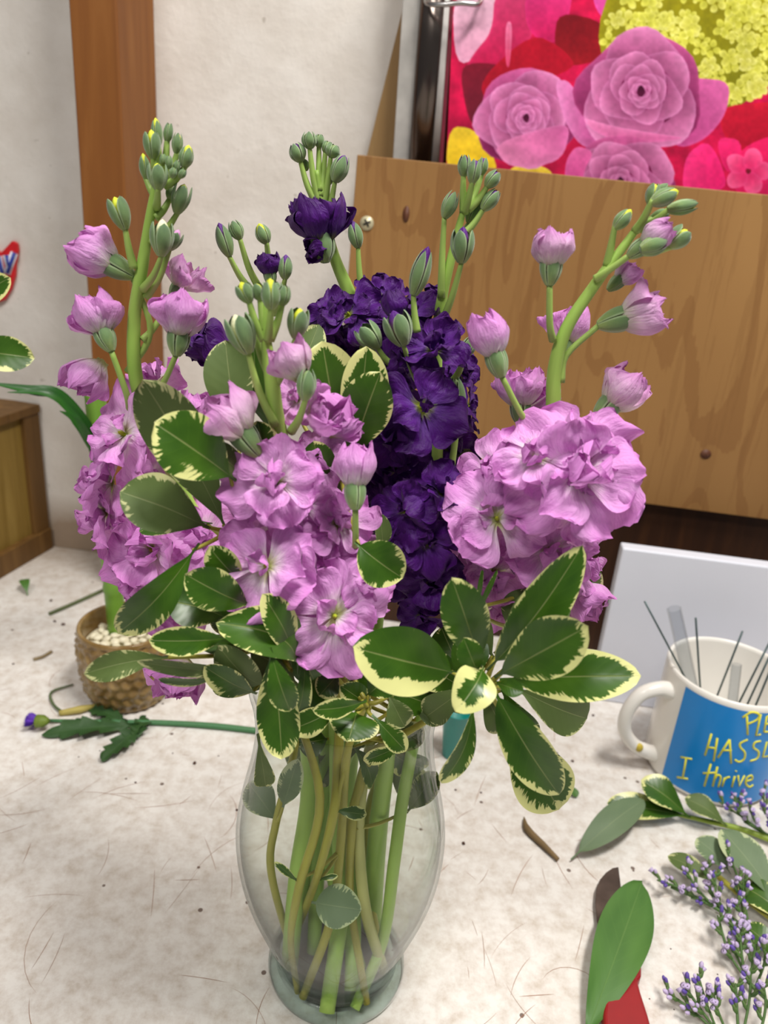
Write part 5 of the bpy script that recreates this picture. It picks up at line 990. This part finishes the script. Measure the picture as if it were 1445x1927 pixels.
spray('lavender statice sprig between the other two at right, fanning upwards', [(1460, 1900, .004), (1420, 1860, .006), (1395, 1835, .006)],
      [[(1400, 1838, .006), (1370, 1790, .012), (1350, 1722, .02)], [(1402, 1838, .006), (1390, 1770, .016), (1366, 1716, .026)], [(1400, 1838, .006), (1395, 1790, .016), (1392, 1755, .022)], [(1410, 1850, .006), (1418, 1800, .014), (1424, 1775, .02)], [(1420, 1860, .006), (1436, 1820, .016), (1440, 1790, .03)], [(1405, 1840, .006), (1380, 1780, .01), (1390, 1740, .012)]], 84, 3)
spray('lavender statice sprig lowest in the corner, bottom right of the knife', [(1450, 2010, .004), (1390, 1960, .005), (1340, 1935, .005)],
      [[(1345, 1940, .006), (1300, 1900, .008), (1248, 1862, .01)], [(1350, 1942, .006), (1330, 1890, .014), (1312, 1832, .022)], [(1370, 1950, .006), (1350, 1900, .014), (1342, 1868, .02)], [(1390, 1960, .006), (1386, 1890, .016), (1384, 1850, .022)], [(1395, 1960, .006), (1410, 1880, .018), (1412, 1822, .03)], [(1420, 1980, .006), (1440, 1900, .02), (1436, 1850, .03)], [(1350, 1942, .006), (1315, 1895, .012), (1290, 1858, .016)]], 98, 4)
# ------------------------------------------------------------------ knife and the leaf over it
kf = thing('knife', Z(1180, 1927, 0), 'small knife with a red handle and dark stained blade lying under a leaf', 'knife')
zz = 0.0045
mb = MB(); mb.prism([Z(x, y, zz) for x, y in [(1163, 1634), (1152, 1636), (1140, 1644), (1128, 1658), (1121, 1676), (1119, 1700), (1122, 1735), (1130, 1770), (1150, 1845), (1193, 1832), (1186, 1795), (1176, 1740), (1170, 1690)]], (0, 0, 0.0016)); mb.obj('blade', plain('tarnished_steel', srgb(92, 80, 74), 0.35, 0.7, 0.35, 60), kf, smoothing=False, bevel=0.0004)
mb = MB(); mb.prism([Z(x, y, 0.0002) for x, y in [(1158, 1824), (1180, 1822), (1196, 1827), (1202, 1838), (1202, 1856), (1195, 1864), (1200, 1885), (1214, 1930), (1235, 2010), (1135, 2010), (1130, 1927), (1134, 1880), (1140, 1850)]], (0, 0, 0.010)); mb.obj('handle', plain('red_plastic_handle', srgb(144, 14, 22), 0.4, var=0.08), kf, smoothing=False, bevel=0.003)
ll = thing('loose_leaf', Z(1090, 1990, 0), 'long fresh green leaf lying across the knife blade and red handle', 'leaf')
A_, B_ = Z(1088, 1985, .004), Z(1208, 1660, .014)
L1 = leaf('leaf_blade', ll, A_, B_, 96/F*depth(Z(1160, 1780)), mats=(M_plainleaf, M_plainleaf), normal=(0, -.3, 1), bend=.04, shape=1.35, fold=.1, wav=.05)
mb = MB()
for x, y, r in [(1170, 1722, .0026), (1180, 1718, .0018), (1163, 1727, .0014), (1128, 1784, .0018)]:
    dps = bpy.context.evaluated_depsgraph_get() if False else None
    c = Z(x, y, 0.0205 if y < 1750 else .0195); mb.add([c+Vector((r*math.cos(a), r*math.sin(a)*1.2, 0)) for a in [6.283*i/12 for i in range(12)]], [tuple(range(12))])
mb.obj('blotch', plain('leaf_blotch', srgb(84, 100, 20), 0.6), L1) if False else None
# floor of the workshop, under the table
mb = MB(); mb.box((-1.4, -1.6, -0.78), (1.6, 1.2, -0.75)); tag(mb.obj('floor', plain('grey_concrete', srgb(120, 116, 110), 0.8, scale=8), smoothing=False), kind='structure')
